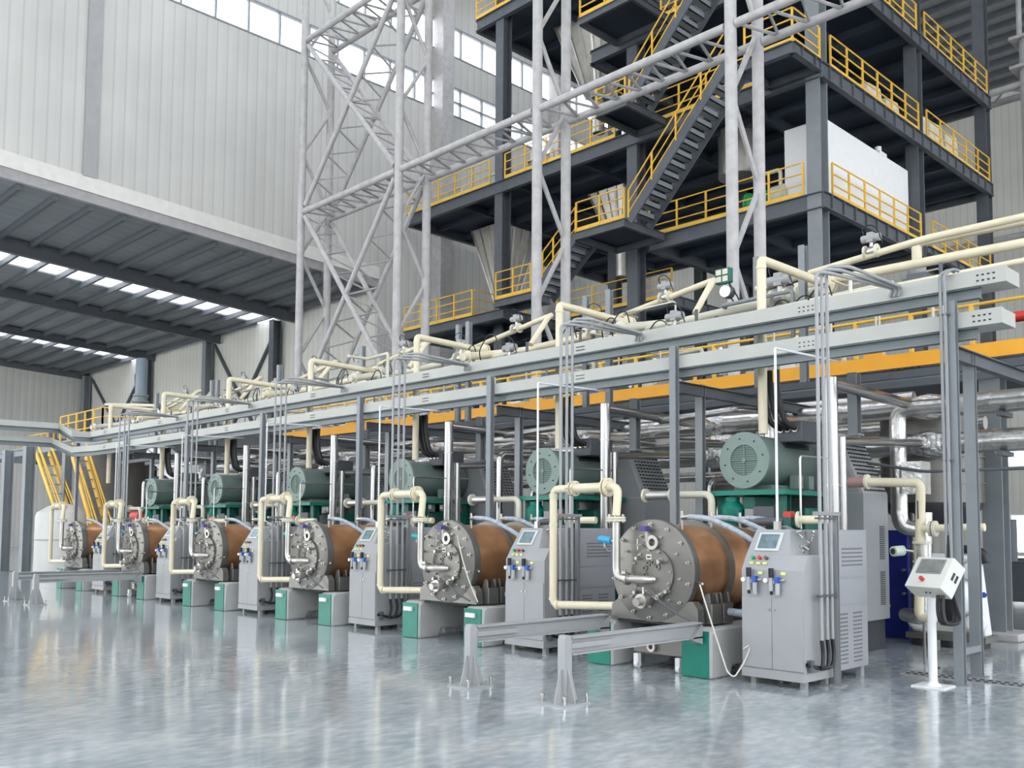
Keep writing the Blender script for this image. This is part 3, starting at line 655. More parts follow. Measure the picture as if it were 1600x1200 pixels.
MB().tube([(-6.1, 9.45, .70), (-5.8, 9.5, .68), (-5.55, 9.6, .74)], .045).build('lower_hose', HOSE, mill)
MB().cyl((-6.17, 8.98, 1.05), (-6.05, 8.90, 1.04), .014, 8).build('grip_pin', BOLT, mill)
mills = repeat(mill, 'copper-brown drum mill with bolted stainless end plate, %s', 'drum mills in a row', n=6)
index()
for ch in KID[mills[0].name]:
    if ch.name.split('.')[0] == 'stop_bracket': bpy.data.objects.remove(ch)
index()
t = thing('cord', 'pale thin cord hanging from the nearest drum down to the floor', 'cord', (-5.9, 8.8, 0))
MB().tube([(-6.07, 8.88, 1.03), (-5.98, 8.84, .85), (-5.80, 8.80, .45), (-5.66, 8.78, .12), (-5.62, 8.85, .06), (-5.55, 8.97, .25), (-5.50, 9.0, .42), (-5.58, 8.97, .36)], .009, .12, 8, 6).build('cable', mat('cord_ivory', (.62, .6, .52), .5, var=.05), t)
t2 = thing('cord', 'pale thin cord hanging before the second drum from the right', 'cord', (-5.9-PITCH, 8.8, 0))
MB().tube([(-10.25, 8.93, 1.55), (-10.10, 8.88, 1.25), (-9.9, 8.85, .9), (-9.7, 8.84, .62)], .009, .12, 8, 6).build('cable', mat('cord_ivory2', (.62, .6, .52), .5, var=.05), t2)
# catch tray on castors under the nearest and the fifth mill
def trolley(label, dx):
    t = thing('drip_trolley', label, 'trolley', (-6.8+dx, 9.3, 0), 'drip trolleys under the mills')
    MB().box(-7.15+dx, -6.35+dx, 9.05, 10.3, .17, .36).build('tray', SSD, t, bev=.01)
    for x_ in (-7.05, -6.45):
        for y_ in (9.0, 10.1):
            MB().cyl((x_-.02+dx, y_, .045), (x_+.03+dx, y_, .045), .045, 12).box(x_-.03+dx, x_+.035+dx, y_-.03, y_+.03, .06, .17).build('castor', WHT, t)
    MB().ring((-6.85+dx, 9.0, .26), (0, 1, 0), .06, .03, .04, 14).cyl((-6.95+dx, 8.98, .33), (-6.78+dx, 8.98, .33), .008, 6).build('drain_clamp', BOLT, t)
trolley('stainless drip tray on castors under the nearest mill', 0)
trolley('stainless drip tray on castors under the fifth mill from the right', -4*PITCH)
# rails on posts before the first and the fifth mill
def rail(label, x, dx):
    t = thing('guide_rail', label, 'rail', (x+dx, 6.65, 0), 'steel guide rails before the mills')
    X = x+dx
    MB().box(X-.165, X+.165, 6.47, 6.83, 0, .018).build('base_plate', CABL, t)
    for a_, c_ in ((-1, -1), (1, -1), (-1, 1), (1, 1)): MB().cyl((X+a_*.14, 6.65+c_*.155, .018), (X+a_*.14, 6.65+c_*.155, .10), .012, 8).cyl((X+a_*.14, 6.65+c_*.155, .075), (X+a_*.14, 6.65+c_*.155, .10), .018, 6).build('anchor_bolt', BOLT, t)
    b = MB(); b.prism([(X-.045, 6.60, .018), (X-.045, 6.70, .018), (X-.045, 6.70, .60), (X-.045, 6.67, .64), (X-.045, 6.62, .64), (X-.045, 6.60, .60)], (.09, 0, 0))
    b.prism([(X-.14, 6.64, .018), (X+.14, 6.64, .018), (X+.05, 6.64, .32), (X-.05, 6.64, .32)], (0, .012, 0))
    b.prism([(X, 6.50, .018), (X, 6.82, .018), (X, 6.72, .32), (X, 6.58, .32)], (.012, 0, 0)); b.build('post', CABL, t)
    MB().hbeam((X, 6.70, .535), (X, 8.84, .535), .12, .17, .016).build('beam', CABL, t)
    MB().box(X+.02, X+.045, 6.705, 7.3, .51, .56).build('web_plate', CABL, t)
    MB().prism([(X-.06, 8.84, .60), (X-.06, 8.64, .44), (X-.06, 8.84, .38)], (.12, 0, 0)).build('end_gusset', CABL, t)
rail('grey guide rail on a bolted post before the nearest mill, right of the pair', -6.07, 0)
rail('grey guide rail on a bolted post before the nearest mill, left of the pair', -7.40, 0)
rail('distant grey guide rail at the left edge, right of the pair', -6.07, -4*PITCH)
rail('distant grey guide rail at the left edge, left of the pair', -7.40, -4*PITCH)

# ------------------------------------------------------------------ control cabinets
cb = thing('control_cabinet', 'x', 'cabinet', (-5.25, 9.3, 0))
xl, xr_ = -5.61, -4.88
b = MB(); b.prism([(xl, 9.0, .16), (xl, 9.62, .16), (xl, 9.62, 1.38), (xl, 9.10, 1.38), (xl, 9.0, 1.22)], (xr_-xl, 0, 0)); b.build('body', CABL, cb, bev=.006)
b = MB(); b.quadbox([(xl, 9.10, 1.378), (-5.08, 9.10, 1.378), (-5.0, 9.62, 1.378), (xl, 9.62, 1.378)], [(xl+.02, 9.28, 1.65), (-5.18, 9.28, 1.65), (-5.0, 9.62, 1.65), (xl, 9.62, 1.65)]); b.build('console', CABL, cb, bev=.004)
MB().box(-5.05, xr_, 9.40, 9.62, 1.38, 1.65).build('recess_panel', CAB, cb)
MB().box(xl, xr_, 8.985, 9.0, .075, .165).box(xl, xr_, 9.0, 9.62, .075, .16).build('plinth', CABL, cb)
for x0, x1 in ((xl+.008, -5.245), (-5.240, xr_-.008)):
    d_ = MB().box(x0, x1, 8.985, 8.999, .18, .925).build('door', CABL, cb, bev=.003)
    MB().cyl((x1-.03 if x0 < -5.4 else x0+.03, 8.985, .80), (x1-.03 if x0 < -5.4 else x0+.03, 8.972, .80), .012, 10).build('lock', BOLT, d_)
def slope(z): return 9.10+(z-1.378)/(1.65-1.378)*.18
def onslope(b, x0, x1, z0, z1, th): 
    b.quadbox([(x0, slope(z0)-.001, z0), (x1, slope(z0)-.001, z0), (x1, slope(z1)-.001, z1), (x0, slope(z1)-.001, z1)], [(x0, slope(z0)-th, z0+th*.55), (x1, slope(z0)-th, z0+th*.55), (x1, slope(z1)-th, z1+th*.55), (x0, slope(z1)-th, z1+th*.55)]); return b
sc = onslope(MB(), -5.52, -5.23, 1.415, 1.61, .012).build('touch_screen', CREAM2 if False else mat('bezel', (.55, .58, .55), .4, var=.03), cb)
onslope(MB(), -5.49, -5.27, 1.44, 1.59, .016).build('display', SCR, sc)
for x_, m_ in ((-5.50, GRN), (-5.42, RED), (-5.34, BROWN)):
    bt = MB().cyl((x_, 9.075, 1.335), (x_, 9.035, 1.355), .019, 12).build('button', m_, cb)
    MB().box(x_-.022, x_+.022, 9.018, 9.030, 1.275, 1.30).build('tag_plate', YLB, bt)
BWL = mat('clear_bowl', (.42, .43, .42), .25, var=.05)
for x_ in (-5.50, -5.23):
    fr = MB().box(x_-.02, x_+.09, 8.955, 8.999, 1.08, 1.11).build('filter_regulator', BOLT, cb)
    MB().cyl((x_, 8.96, 1.14), (x_, 8.96, 1.24), .028, 10).build('knob', BLK, fr)
    MB().cyl((x_, 8.96, 1.0), (x_, 8.96, 1.14), .024, 10).cyl((x_+.075, 8.96, .96), (x_+.075, 8.96, 1.085), .025, 10).build('bowl', BWL, fr)
    MB().cyl((x_, 8.96, .96), (x_, 8.96, 1.0), .016, 8).build('drain_cap', BLK, fr)
    MB().box(x_+.052, x_+.096, 8.93, 8.985, 1.085, 1.15).build('blue_label', BLS, fr)
    MB().cyl((x_-.055, 8.96, 1.11), (x_-.055, 8.93, 1.11), .025, 12).build('gauge', WHT, fr)
    MB().box(x_+.10, x_+.15, 8.985, 8.996, 1.17, 1.20).build('yellow_tag', YLB, fr)
    MB().cyl((x_+.10, 8.96, 1.11), (x_+.16, 8.96, 1.12), .01, 8).build('hose_fitting', BOLT, fr)
b = MB()
for i in range(14):
    p = Vector((-5.0+random.uniform(-.06, .08), 9.30+random.uniform(-.05, .06), 1.40+.018*i)); q = p+Vector((random.uniform(-.06, .06), random.uniform(-.05, .02), random.uniform(-.02, .07)))
    b.cyl(p, q, random.uniform(.006, .014), 7)
b.build('valve_manifold', BOLT, cb)
for x_ in (xl+.10, xr_-.05):
    for y_ in (9.08, 9.52): MB().box(x_-.03, x_+.03, y_-.03, y_+.03, 0, .075).build('foot', CAB, cb)
cabs = repeat(cb, 'grey control cabinet with sloped touch screen and two air regulators, %s', 'control cabinets beside the mills', n=6)
# perforated cabinet behind
VCG = mat('vented_grey', (0.33, 0.335, 0.35), .45, var=.03)
pc = thing('vented_cabinet', 'x', 'cabinet', (-5.25, 10.05, 0))
MB().box(xl, xr_, 9.66, 10.46, .12, 1.65).build('body', VCG, pc, bev=.006)
for y_ in (9.75, 10.37):
    for x_ in (xl+.1, xr_-.06): MB().box(x_-.03, x_+.03, y_-.04, y_+.04, 0, .12).build('foot', VCG, pc)
for z0, z1, nmx in ((1.13, 1.62, 'upper_panel'), (.16, .80, 'lower_panel'), (.84, 1.10, 'middle_panel')):
    b = MB()
    if nmx == 'upper_panel':
        for i in range(14):
            for j in range(5): y_ = 9.85+.036*i; z_ = 1.26+.045*j; b.box(xr_+.0075, xr_+.0095, y_-.008, y_+.008, z_-.009, z_+.009)
    if nmx == 'lower_panel':
        for y0 in (9.76, 10.10):
            for i in range(6):
                for j in range(13): y_ = y0+.036*i; z_ = .20+.044*j; b.box(xr_+.0075, xr_+.0095, y_-.008, y_+.008, z_-.009, z_+.009)
    multi([(MB().box(xr_, xr_+.008, 9.70, 10.43, z0, z1), VCG), (b, DARK)], nmx, pc)
repeat(pc, 'grey side-vented cabinet with rows of punched holes, %s', 'vented cabinets behind the control cabinets', n=6)
# tapered enclosure behind with louvres
en = thing('drive_enclosure', 'x', 'enclosure', (-6.4, 12.7, 0))
ex, e0, e1 = -5.78, 12.32, 13.08
b = MB()
for j in range(18):
    for z0 in (.62, 1.25): b.box(ex-.001, ex+.006, 12.80, 12.95, z0+.026*j, z0+.026*j+.012)
multi([(MB().box(-7.2, ex, e0, e1, .42, 2.15), CAB), (b, DARK)], 'body', en, bev=0)
b = MB()
for j in range(14):
    for i in range(8):
        f = j/14; x_ = ex-.36*f-.012; z_ = 2.19+.80*f; b.box(x_+.0, x_+.022, e0+.07+.085*i, e0+.105+.085*i, z_, z_+.02)
multi([(MB().quadbox([(-7.2, e0, 2.15), (ex, e0, 2.15), (ex, e1, 2.15), (-7.2, e1, 2.15)], [(-7.0, e0, 3.0), (ex-.38, e0, 3.0), (ex-.38, e1, 3.0), (-7.0, e1, 3.0)]), CABL), (b, DARK)], 'tapered_hood', en)
MB().quadbox([(-7.15, e0-.008, 2.17), (ex-.06, e0-.008, 2.17), (ex-.06, e0, 2.17), (-7.15, e0, 2.17)], [(-6.98, e0-.008, 2.97), (ex-.42, e0-.008, 2.97), (ex-.42, e0, 2.97), (-6.98, e0, 2.97)]).build('front_plate', CAB, en)
MB().box(-7.15, ex-.05, e0+.05, e1-.05, 0, .42).build('stand', DARK, en)
repeat(en, 'grey louvred drive enclosure with a tapered hood, %s', 'tapered drive enclosures', n=6)

# ------------------------------------------------------------------ motors on green stands
mx, mz, my = -6.74, 2.565, 10.9
mo = thing('drive_motor', 'x', 'motor', (mx, 11.9, 2.17))
MB().lathe([(.34, .0), (.345, .03), (.345, 1.15), (.33, 1.2), (.33, 1.36)], (mx, my+.02, mz), (0, 1, 0), 40).build('casing', MOT, mo)
MB().cyl((mx, my+.012, mz), (mx, my+.02, mz), .21, 32).build('grille', MESHM, mo)
b = MB(); b.box(mx-.21, mx+.21, my-.004, my+.006, mz-.005, mz+.005).box(mx-.005, mx+.005, my-.004, my+.006, mz-.21, mz+.21); b.cyl((mx, my-.01, mz), (mx, my+.01, mz), .03, 12)
for k in range(13): zz = mz-.18+.03*k; hw = math.sqrt(max(.0, .205**2-(zz-mz)**2)); b.box(mx-hw, mx+hw, my+.004, my+.010, zz-.004, zz+.004)
b.build('grille_bar', MOTL, mo)
b = MB()
for k in range(8): t_ = 2*PI*k/8+.2; b.cyl((mx+.29*math.cos(t_), my-.01, mz+.29*math.sin(t_)), (mx+.29*math.cos(t_), my-.022, mz+.29*math.sin(t_)), .011, 8)
multi([(MB().ring((mx, my-.01, mz), (0, 1, 0), .375, .205, .04, 44), MOTL), (b, DARK)], 'front_ring', mo)
MB().box(mx-.28, mx+.28, 11.1, 12.2, 2.17, 2.24).build('base', MOT, mo)
b = MB()
for k in range(4): b.box(mx+.19, mx+.30, 11.45, 12.1, mz+.185+.02*k, mz+.195+.02*k)
b.build('cooling_slot', DARK, mo)
tb = MB().box(mx+.15, mx+.54, 11.45, 12.0, mz+.26, mz+.54).build('terminal_box', DST, mo, bev=.01)
for k in range(3): MB().ring((mx+.24+.105*k, 11.42, mz+.43), (0, 1, 0), .045, .028, .05, 14).build('gland', BOLT, tb)
for y_ in (11.55, 11.85): MB().box(mx+.30, mx+.42, y_, y_+.14, 2.2, 2.38).build('foot_rib', MOTL, mo)
repeat(mo, 'big grey-green cylindrical motor with round grille, %s', 'drive motors above the mills', n=6)
for k in range(6):
    dx = -PITCH*k
    for c in range(3):
        p = Vector((mx+.24+.105*c+dx, 11.41, mz+.43))
        o = MB().tube([(p.x-.15, 11.25, 3.78), (p.x-.13, 11.22, 3.45), (p.x-.07, 11.28, 3.08), (p.x, 11.41, mz+.44)], .038, .3, 10, 6).build('power_cable', BLK)
        tag(o, 'thick black power cable dropping into the %s motor, %s' % (ORD[k], ('left strand', 'middle strand', 'right strand')[c]), 'cable', 'black motor cables')
st = thing('motor_stand', 'x', 'stand', (mx, 11.9, 0))
MB().box(mx-.50, mx+.62, 10.86, 12.25, 2.10, 2.165).build('top_plate', TEAL, st)
for x_ in (mx-.42, mx+.50):
    for y_ in (11.05, 12.1): MB().hbeam((x_, y_, 0), (x_, y_, 2.10), .12, .12, .015, up=(0, 1, 0)).build('leg', DTEAL, st)
MB().box(mx-.42, mx+.5, 11.6, 12.2, 1.45, 1.95).box(mx-.1, mx+.1, 11.0, 11.5, 1.9, 2.1).build('drive_guard', DTEAL, st, bev=.02)
MB().lathe([(.13, 0), (.16, .05), (.16, .22), (.10, .30), (.10, .36)], (mx-.25, 11.0, 1.72), (0, 0, 1), 16).build('bearing_housing', TEAL, st)
MB().cyl((mx-.2, 11.1, 1.78), (mx+.5, 11.1, 1.78), .05, 12).box(mx+.1, mx+.4, 10.95, 11.25, 1.7, 1.95).build('shaft_coupling', DST, st)
MB().box(mx-.05, mx+.25, 10.98, 11.0, 1.62, 1.74).box(mx-.05, mx+.25, 10.98, 11.0, 1.80, 1.92).build('name_plate', CABL, st)
repeat(st, 'dark green motor stand with bearing housing, %s', 'green motor stands', n=6)

# ------------------------------------------------------------------ cream pipe loops
lp = thing('cream_pipe_loop', 'x', 'pipe', (-7.8, 8.87, .6))
MB().tube([(-7.30, 8.99, .71), (-8.3, 8.87, .67), (-8.3, 8.87, 2.15), (-7.17, 8.80, 2.15), (-7.17, 8.76, 1.80)], .050, .10, 16).build('pipe', CREAM, lp)
for x_ in (-7.98, -7.93): MB().ring((x_, 8.865, 2.15), (1, 0, 0), .098, .05, .022, 24).build('flange', CREAM, lp)
for x_ in (-7.40, -7.35): MB().ring((x_, 8.825, 2.15), (1, 0, 0), .115, .05, .022, 24).build('flange', CREAM, lp)
MB().ring((-7.17, 8.76, 1.765), (0, 0, 1), .115, .05, .025, 24).build('flange', CREAM, lp)

MB().tube([(-7.90, 8.86, 2.15), (-7.42, 8.83, 2.15)], .062).build('sleeve', CREAM2, lp)
b = MB()
for x_, r_ in ((-7.955, .08), (-7.375, .095)):
    for k in range(6): t_ = 2*PI*k/6; MB().cyl((x_-.05, 8.84+r_*math.cos(t_), 2.15+r_*math.sin(t_)), (x_+.06, 8.84+r_*math.cos(t_), 2.15+r_*math.sin(t_)), .008, 6).build('flange_bolt', BOLT, lp)
for k in range(6): t_ = 2*PI*k/6; MB().cyl((-7.17+.095*math.cos(t_), 8.76+.095*math.sin(t_), 1.72), (-7.17+.095*math.cos(t_), 8.76+.095*math.sin(t_), 1.82), .008, 6).build('flange_bolt', BOLT, lp)
MB().ring((-7.17, 8.76, 1.735), (0, 0, 1), .115, .04, .025, 24).build('flange', CREAM2, lp)
for (c_, ax) in (((-8.3, 8.87, .73), (0, 0, 1)), ((-8.3, 8.87, 1.68), (0, 0, 1)), ((-8.24, 8.87, .67), (1, 0, 0)), ((-8.3, 8.87, 2.05), (0, 0, 1))): MB().ring(c_, ax, .056, .045, .035, 20).build('coupling', CREAM, lp)
repeat(lp, 'cream plastic pipe loop beside the drum, %s', 'cream pipe loops beside the mills', n=6)
ac = thing('valve_actuator', 'x', 'valve', (-7.45, 8.95, 1.5))
ab = MB().cyl((-7.57, 8.95, 1.52), (-7.40, 8.95, 1.50), .045, 14).cyl((-7.60, 8.95, 1.52), (-7.55, 8.95, 1.52), .035, 14).build('head', CYAN, ac)
MB().cyl((-7.40, 8.95, 1.50), (-7.32, 8.95, 1.49), .025, 10).cyl((-7.50, 8.95, 1.42), (-7.50, 8.95, 1.50), .02, 8).build('fitting', BOLT, ac)
MB().tube([(-7.50, 8.95, 1.42), (-7.44, 8.95, 1.36), (-7.34, 8.95, 1.42)], .006, .05).build('wire', CABL, ac)
av = repeat(ac, 'small cyan or turquoise valve head left of the drum, %s', 'small coloured valve heads', n=5)
av[0]['label'] = 'small cyan valve head left of the nearest drum'
for k in (1, 2):
    av[k]['label'] = 'small turquoise valve head left of the %s drum' % ('second', 'third')[k-1]
    for ch in bpy.data.objects:
        if ch.parent == av[k] and ch.name.startswith('head'): ch.data = ch.data.copy(); ch.data.materials[0] = TQ

# ------------------------------------------------------------------ conduits, risers, thin lines
cr = thing('conduit_riser', 'x', 'conduit', (-4.80, 9.3, .1))
ys = [9.22, 9.34, 9.45]
for i, y_ in enumerate(ys):
    zt = 4.40+.05*i
    MB().tube([(-4.80, y_, .50), (-4.80, y_, zt), (-4.72+.05*i, y_+.15, zt), (-4.55+.05*i, 10.56, 4.42), (-4.60+.05*i, 10.57, 4.33)], .020, .07, 10).build('conduit', CABL, cr)
    MB().tube([(-4.80, y_, .50), (-4.80, y_+.03, .34), (-4.78, y_+.02-.05, .22), (-4.82, 9.25, .20), (-4.86, 9.02, .26)], .021, .12, 10).build('flexible_hose', BLK, cr)
for z_ in (.95, 1.76): MB().box(-4.83, -4.775, 9.16, 9.52, z_, z_+.02).build('clamp_bar', DST, cr)
MB().box(-4.88, -4.83, 9.05, 9.12, .18, .30).build('gland_plate', DST, cr)
repeat(cr, 'bundle of three grey conduits rising from the control cabinet, %s', 'conduit bundles', n=6)
cs = thing('conduit_stand', 'x', 'stand', (-4.80, 9.52, 0))
MB().hbeam((-4.80, 9.56, 0), (-4.80, 9.56, 1.80), .05, .05, .006, up=(0, 1, 0)).build('upright', CAB, cs)
MB().box(-4.86, -4.72, 9.48, 9.64, 0, .012).build('base_plate', CAB, cs)
MB().box(-4.83, -4.77, 9.12, 9.62, 1.80, 1.84).build('arm', CAB, cs)
repeat(cs, 'slim grey stand behind the conduits, %s', 'slim conduit stands', n=6)
pa = onY(1298, 590, 11.1); pb = onY(1314, 683, 11.28)
ra = thing('insulated_riser', 'x', 'pipe', (pa.x, 11.1, 1.0))
MB().tube([(pa.x, 11.1, 1.0), (pa.x, 11.1, pa.z)], .082, n=18).build('vertical_pipe', ALUR, ra)
MB().tube([(pa.x, 11.1, pa.z-.07), (pa.x+.02, 13.9, 3.44)], .075, n=16).build('branch_pipe', ALUR, ra)
MB().lathe([(.10, -.1), (.125, 0), (.10, .12)], (pa.x+.02, 13.75, 3.44), (0, 1, 0), 18).build('crinkled_collar', ALUC, ra)
for z_ in (2.2, 3.0): MB().ring((pa.x, 11.1, z_), (0, 0, 1), .086, .07, .015, 20).build('band', BOLT, ra)
repeat(ra, 'tall aluminium clad riser pipe, %s', 'tall aluminium clad risers', n=6)
rb_ = thing('insulated_riser', 'x', 'pipe', (pb.x, 11.28, 1.0))
MB().tube([(pb.x, 11.28, 1.0), (pb.x, 11.28, pb.z)], .062, n=16).build('vertical_pipe', ALUR, rb_)
MB().tube([(pb.x, 11.28, pb.z-.05), (pb.x+.05, 13.9, 2.92)], .055, n=16).build('branch_pipe', ALUR, rb_)
MB().lathe([(.08, -.1), (.115, 0), (.08, .12)], (pb.x+.05, 13.75, 2.92), (0, 1, 0), 18).build('crinkled_collar', ALUC, rb_)
repeat(rb_, 'shorter aluminium clad riser beside the tall one, %s', 'shorter aluminium clad risers', n=6)
pc3 = onY(1053, 690, 11.3)
rc_ = thing('insulated_riser', 'x', 'pipe', (pc3.x, 11.3, .1))
MB().tube([(pc3.x, 11.3, .1), (pc3.x, 11.3, pc3.z), (pc3.x+.05, 13.9, pc3.z+.1)], .062, .12, n=16).build('pipe', ALUR, rc_)
MB().tube([(pc3.x+.22, 11.9, .1), (pc3.x+.22, 11.9, 2.35), (pc3.x+.22, 13.6, 2.45)], .05, .12, n=14).build('side_pipe', ALUR, rc_)
repeat(rc_, 'aluminium clad riser with a top elbow just behind a front post, %s', 'elbowed aluminium risers', n=6)
wt = thing('steam_line', 'x', 'pipe', (-5.4, 9.4, 1.65))
MB().tube([(-5.4, 9.4, 1.65), (-5.4, 9.4, 3.68), (-5.38, 10.9, 3.72)], .015, .02, 8).build('line', WHT, wt)
MB().box(-5.43, -5.37, 9.37, 9.43, 1.65, 1.74).build('socket', SST, wt)
repeat(wt, 'thin white line rising from the control cabinet to the lower tray, %s', 'thin white risers', n=6)
sl = thing('sample_line', 'x', 'pipe', (-5.5, 10.3, 1.7)); ps = onY(1250, 712, 10.3)
MB().tube([(ps.x, 10.3, 1.66), (ps.x, 10.3, ps.z), (ps.x, 11.6, ps.z+.02)], .013, .05, 8).build('line', BOLT, sl)
repeat(sl, 'thin bent stainless line under the motor, %s', 'thin bent stainless lines', n=6)
sb = thing('cream_stub', 'x', 'pipe', (-5.4, 10.45, 1.8)); pq = onY(1258, 812, 10.3)
MB().tube([(pq.x-.12, 10.3, pq.z), (pq.x+.35, 10.42, pq.z)], .05, n=14).build('pipe', CREAM, sb)
MB().ring((pq.x-.1, 10.3, pq.z), (1, .2, 0), .1, .04, .03, 20).build('flange', CREAM2, sb)
v = MB().box(pq.x-.26, pq.x-.16, 10.25, 10.35, pq.z-.07, pq.z+.03).build('green_valve', DTEAL, sb)
MB().box(pq.x-.26, pq.x-.16, 10.25, 10.35, pq.z+.03, pq.z+.10).build('red_cap', RED, v)
MB().tube([(pq.x-.26, 10.3, pq.z-.02), (pq.x-.7, 10.4, pq.z-.02), (pq.x-.95, 10.5, pq.z-.05)], .05).build('dark_hose', DST, sb)
repeat(sb, 'short cream pipe stub with a red capped valve, %s', 'cream pipe stubs', n=6)
cp = thing('cream_cross_pipe', 'x', 'pipe', (-6.9, 11.1, 2.1)); p1 = onY(985, 768, 10.9); p2 = onY(1108, 783, 10.9)
p1 = Vector((-7.95, 10.9, 2.12))
MB().tube([(p1.x-.35, 10.75, 2.12), (-7.2, 10.82, 2.12), (-7.2, 10.82, 1.62)], .05).build('pipe', CREAM2, cp)
MB().ring((p1.x-.32, 10.75, 2.12), (1, 0, 0), .1, .04, .03, 20).build('flange', CREAM2, cp); MB().ring((p1.x+.12, 10.78, 2.12), (1, 0, 0), .1, .04, .03, 20).build('flange', CREAM2, cp)
MB().tube([(p1.x-.3, 10.75, 2.12), (p1.x+.12, 10.78, 2.12)], .062).build('expansion_joint', SST, cp)
repeat(cp, 'pale cream cross pipe left of the motor, dropping behind the drum, %s', 'cream cross pipes between motors', n=6)

# ------------------------------------------------------------------ service zone behind: headers, orange beam, columns
hd = [(3.47, 14.1, .16, -2.5), (2.92, 14.1, .165, -2.5), (3.25, 14.7, .10, -5), (2.62, 14.8, .09, -6.5), (3.72, 14.6, .09, -6), (3.05, 15.6, .10, -7)]
hl = ['thick upper aluminium clad header running the whole row', 'thick lower aluminium clad header running the whole row', 'thinner aluminium header between the two thick ones', 'lowest thin aluminium header behind the motors', 'highest thin aluminium header under the orange beam', 'rearmost aluminium header in the shade']
for (z, y, r, x0), s_ in zip(hd, hl):
    t = thing('pipe_header', s_, 'pipe', (-15, y, z-r), 'aluminium clad headers')
    MB().cyl((-27.5, y, z), (x0, y, z), r, 20).build('pipe', ALU, t)
    x_ = x0-1
    while x_ > -27: MB().ring((x_, y, z), (1, 0, 0), r+.008, r-.01, .03, 22).build('band', ALU, t); x_ -= 1.2
    if r > .12:
        for k in range(6): MB().lathe([(r, -.22), (r+.03, -.1), (r+.045, 0), (r+.03, .1), (r, .22)], (pa.x+.02-PITCH*k, y, z), (1, 0, 0), 22).build('crinkled_tee', ALUC, t)
        b = MB()
        for xx in (-4.55, -8.2): b.box(xx-.04, xx+.04, y-.2, y+.25, z-r-.06, z-r+.005)
        b.build('saddle', DST, t)
# bent branches over the motors (silver, per machine)
bb_ = thing('insulated_branch', 'x', 'pipe', (-7.6, 12.3, 3.0))
MB().tube([(-7.35, 14.6, 3.3), (-7.35, 12.6, 3.3), (-7.35, 12.6, 2.3)], .085, .14, 16).build('pipe', ALU, bb_)
MB().tube([(-7.1, 14.1, 3.05), (-7.25, 12.9, 3.05), (-8.3, 12.5, 3.05)], .07, .2, 14).build('side_pipe', ALUC, bb_)
MB().tube([(-7.9, 14.4, 3.62), (-7.9, 12.6, 3.50), (-9.3, 12.5, 3.42)], .06, .15, 14).build('upper_pipe', ALU, bb_)
repeat(bb_, 'bent aluminium clad branch pipe dropping left of the motor, %s', 'bent aluminium branches', n=6)
t = thing('mezzanine_beam', 'long orange banded edge beam behind the trays', 'beam', (-14, 15.2, 4.05))
MB().box(-26, -2.5, 15.16, 15.2, 4.30, 4.53).build('orange_band', ORA, t)
MB().hbeam((-26, 15.32, 4.17), (-2.5, 15.32, 4.17), .2, .27, .02).build('girder', GP, t)
b = MB()
for k in range(3):
    for i in range(5):
        for j in range(5): x_ = -6.6-7.4*k+.11*i; b.box(x_-.02, x_+.02, 15.205, 15.21, 4.07+.05*j, 4.09+.05*j)
b.build('bolt_head', DARK, t)
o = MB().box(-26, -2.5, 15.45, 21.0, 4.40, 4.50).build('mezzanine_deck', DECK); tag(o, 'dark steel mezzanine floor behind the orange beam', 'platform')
for k, s_ in enumerate(('rightmost, standing on a concrete plinth', 'middle, hidden among the pipes', 'left, behind the fourth motor')):
    x_ = -5.17-7.4*k
    t = thing('mezzanine_column', 'broad grey H column under the orange beam, %s' % s_, 'column', (x_, 15.5, 0), 'broad columns under the orange beam')
    MB().hbeam((x_, 15.55, .1), (x_, 15.55, 4.05), .30, .32, .03, up=(0, 1, 0)).build('shaft', GP, t)
    MB().box(x_-.4, x_+.4, 15.15, 15.95, 0, .12).build('plinth', CONC, t, bev=.02)
    MB().cyl((x_-.36, 15.35, .12), (x_-.36, 15.35, .5), .02, 8).build('anchor_rod', GP, t)
guard('yellow guardrail on the mezzanine above the orange beam', (-26, 15.18, 4.53), (-2.5, 15.18, 4.53), h=.62, sp=.95, toe=.0, nrail=1, group='mezzanine rails')
t = thing('fire_main', 'red pipe seen between the tray ends at the right edge', 'pipe', (-4.5, 15.9, 4.9)); MB().cyl((-7.3, 15.9, 5.02), (-2.6, 15.9, 5.02), .085, 16).build('pipe', RED, t)
random.seed(3)
cols = [ORA, WHT, DST, CREAM2, BLS, ORA, SST, CREAM2, DTEAL]
for k in range(22):
    m1 = cols[(k*5) % 9]; m2 = cols[(k*7+3) % 9]; CN = {ORA: 'orange', WHT: 'white', DST: 'dark', CREAM2: 'cream', BLS: 'blue', SST: 'steel', DTEAL: 'green'}
    x_ = -7.2-.82*k; y_ = 15.75+random.uniform(0, .6); s_ = random.uniform(.8, 1.2)
    t = thing('small_pump', 'small %s and %s pump between the trays, %s the %s tray post' % (CN[m1], CN[m2], ('close left of', 'a step left of', 'midway left of', 'well left of', 'just before')[int(((-7.61-x_) % 3.7)/.75)], ['nearest', 'second', 'third', 'fourth', 'fifth', 'sixth', 'seventh', 'last'][min(7, max(0, int((-3.91-x_)/3.7)))]), 'pump', (x_, y_, 4.5), 'small pumps between the trays')
    MB().box(x_-.16*s_, x_+.16*s_, y_-.1, y_+.1, 4.5, 4.72).build('base', m1, t)
    MB().cyl((x_-.14*s_, y_, 4.86), (x_+.12*s_, y_, 4.86), .12, 12).build('motor', m2, t)
    MB().cyl((x_+.14, y_, 4.7), (x_+.14, y_, 5.16+random.uniform(0, .1)), .045, 8).build('riser', random.choice(cols), t)
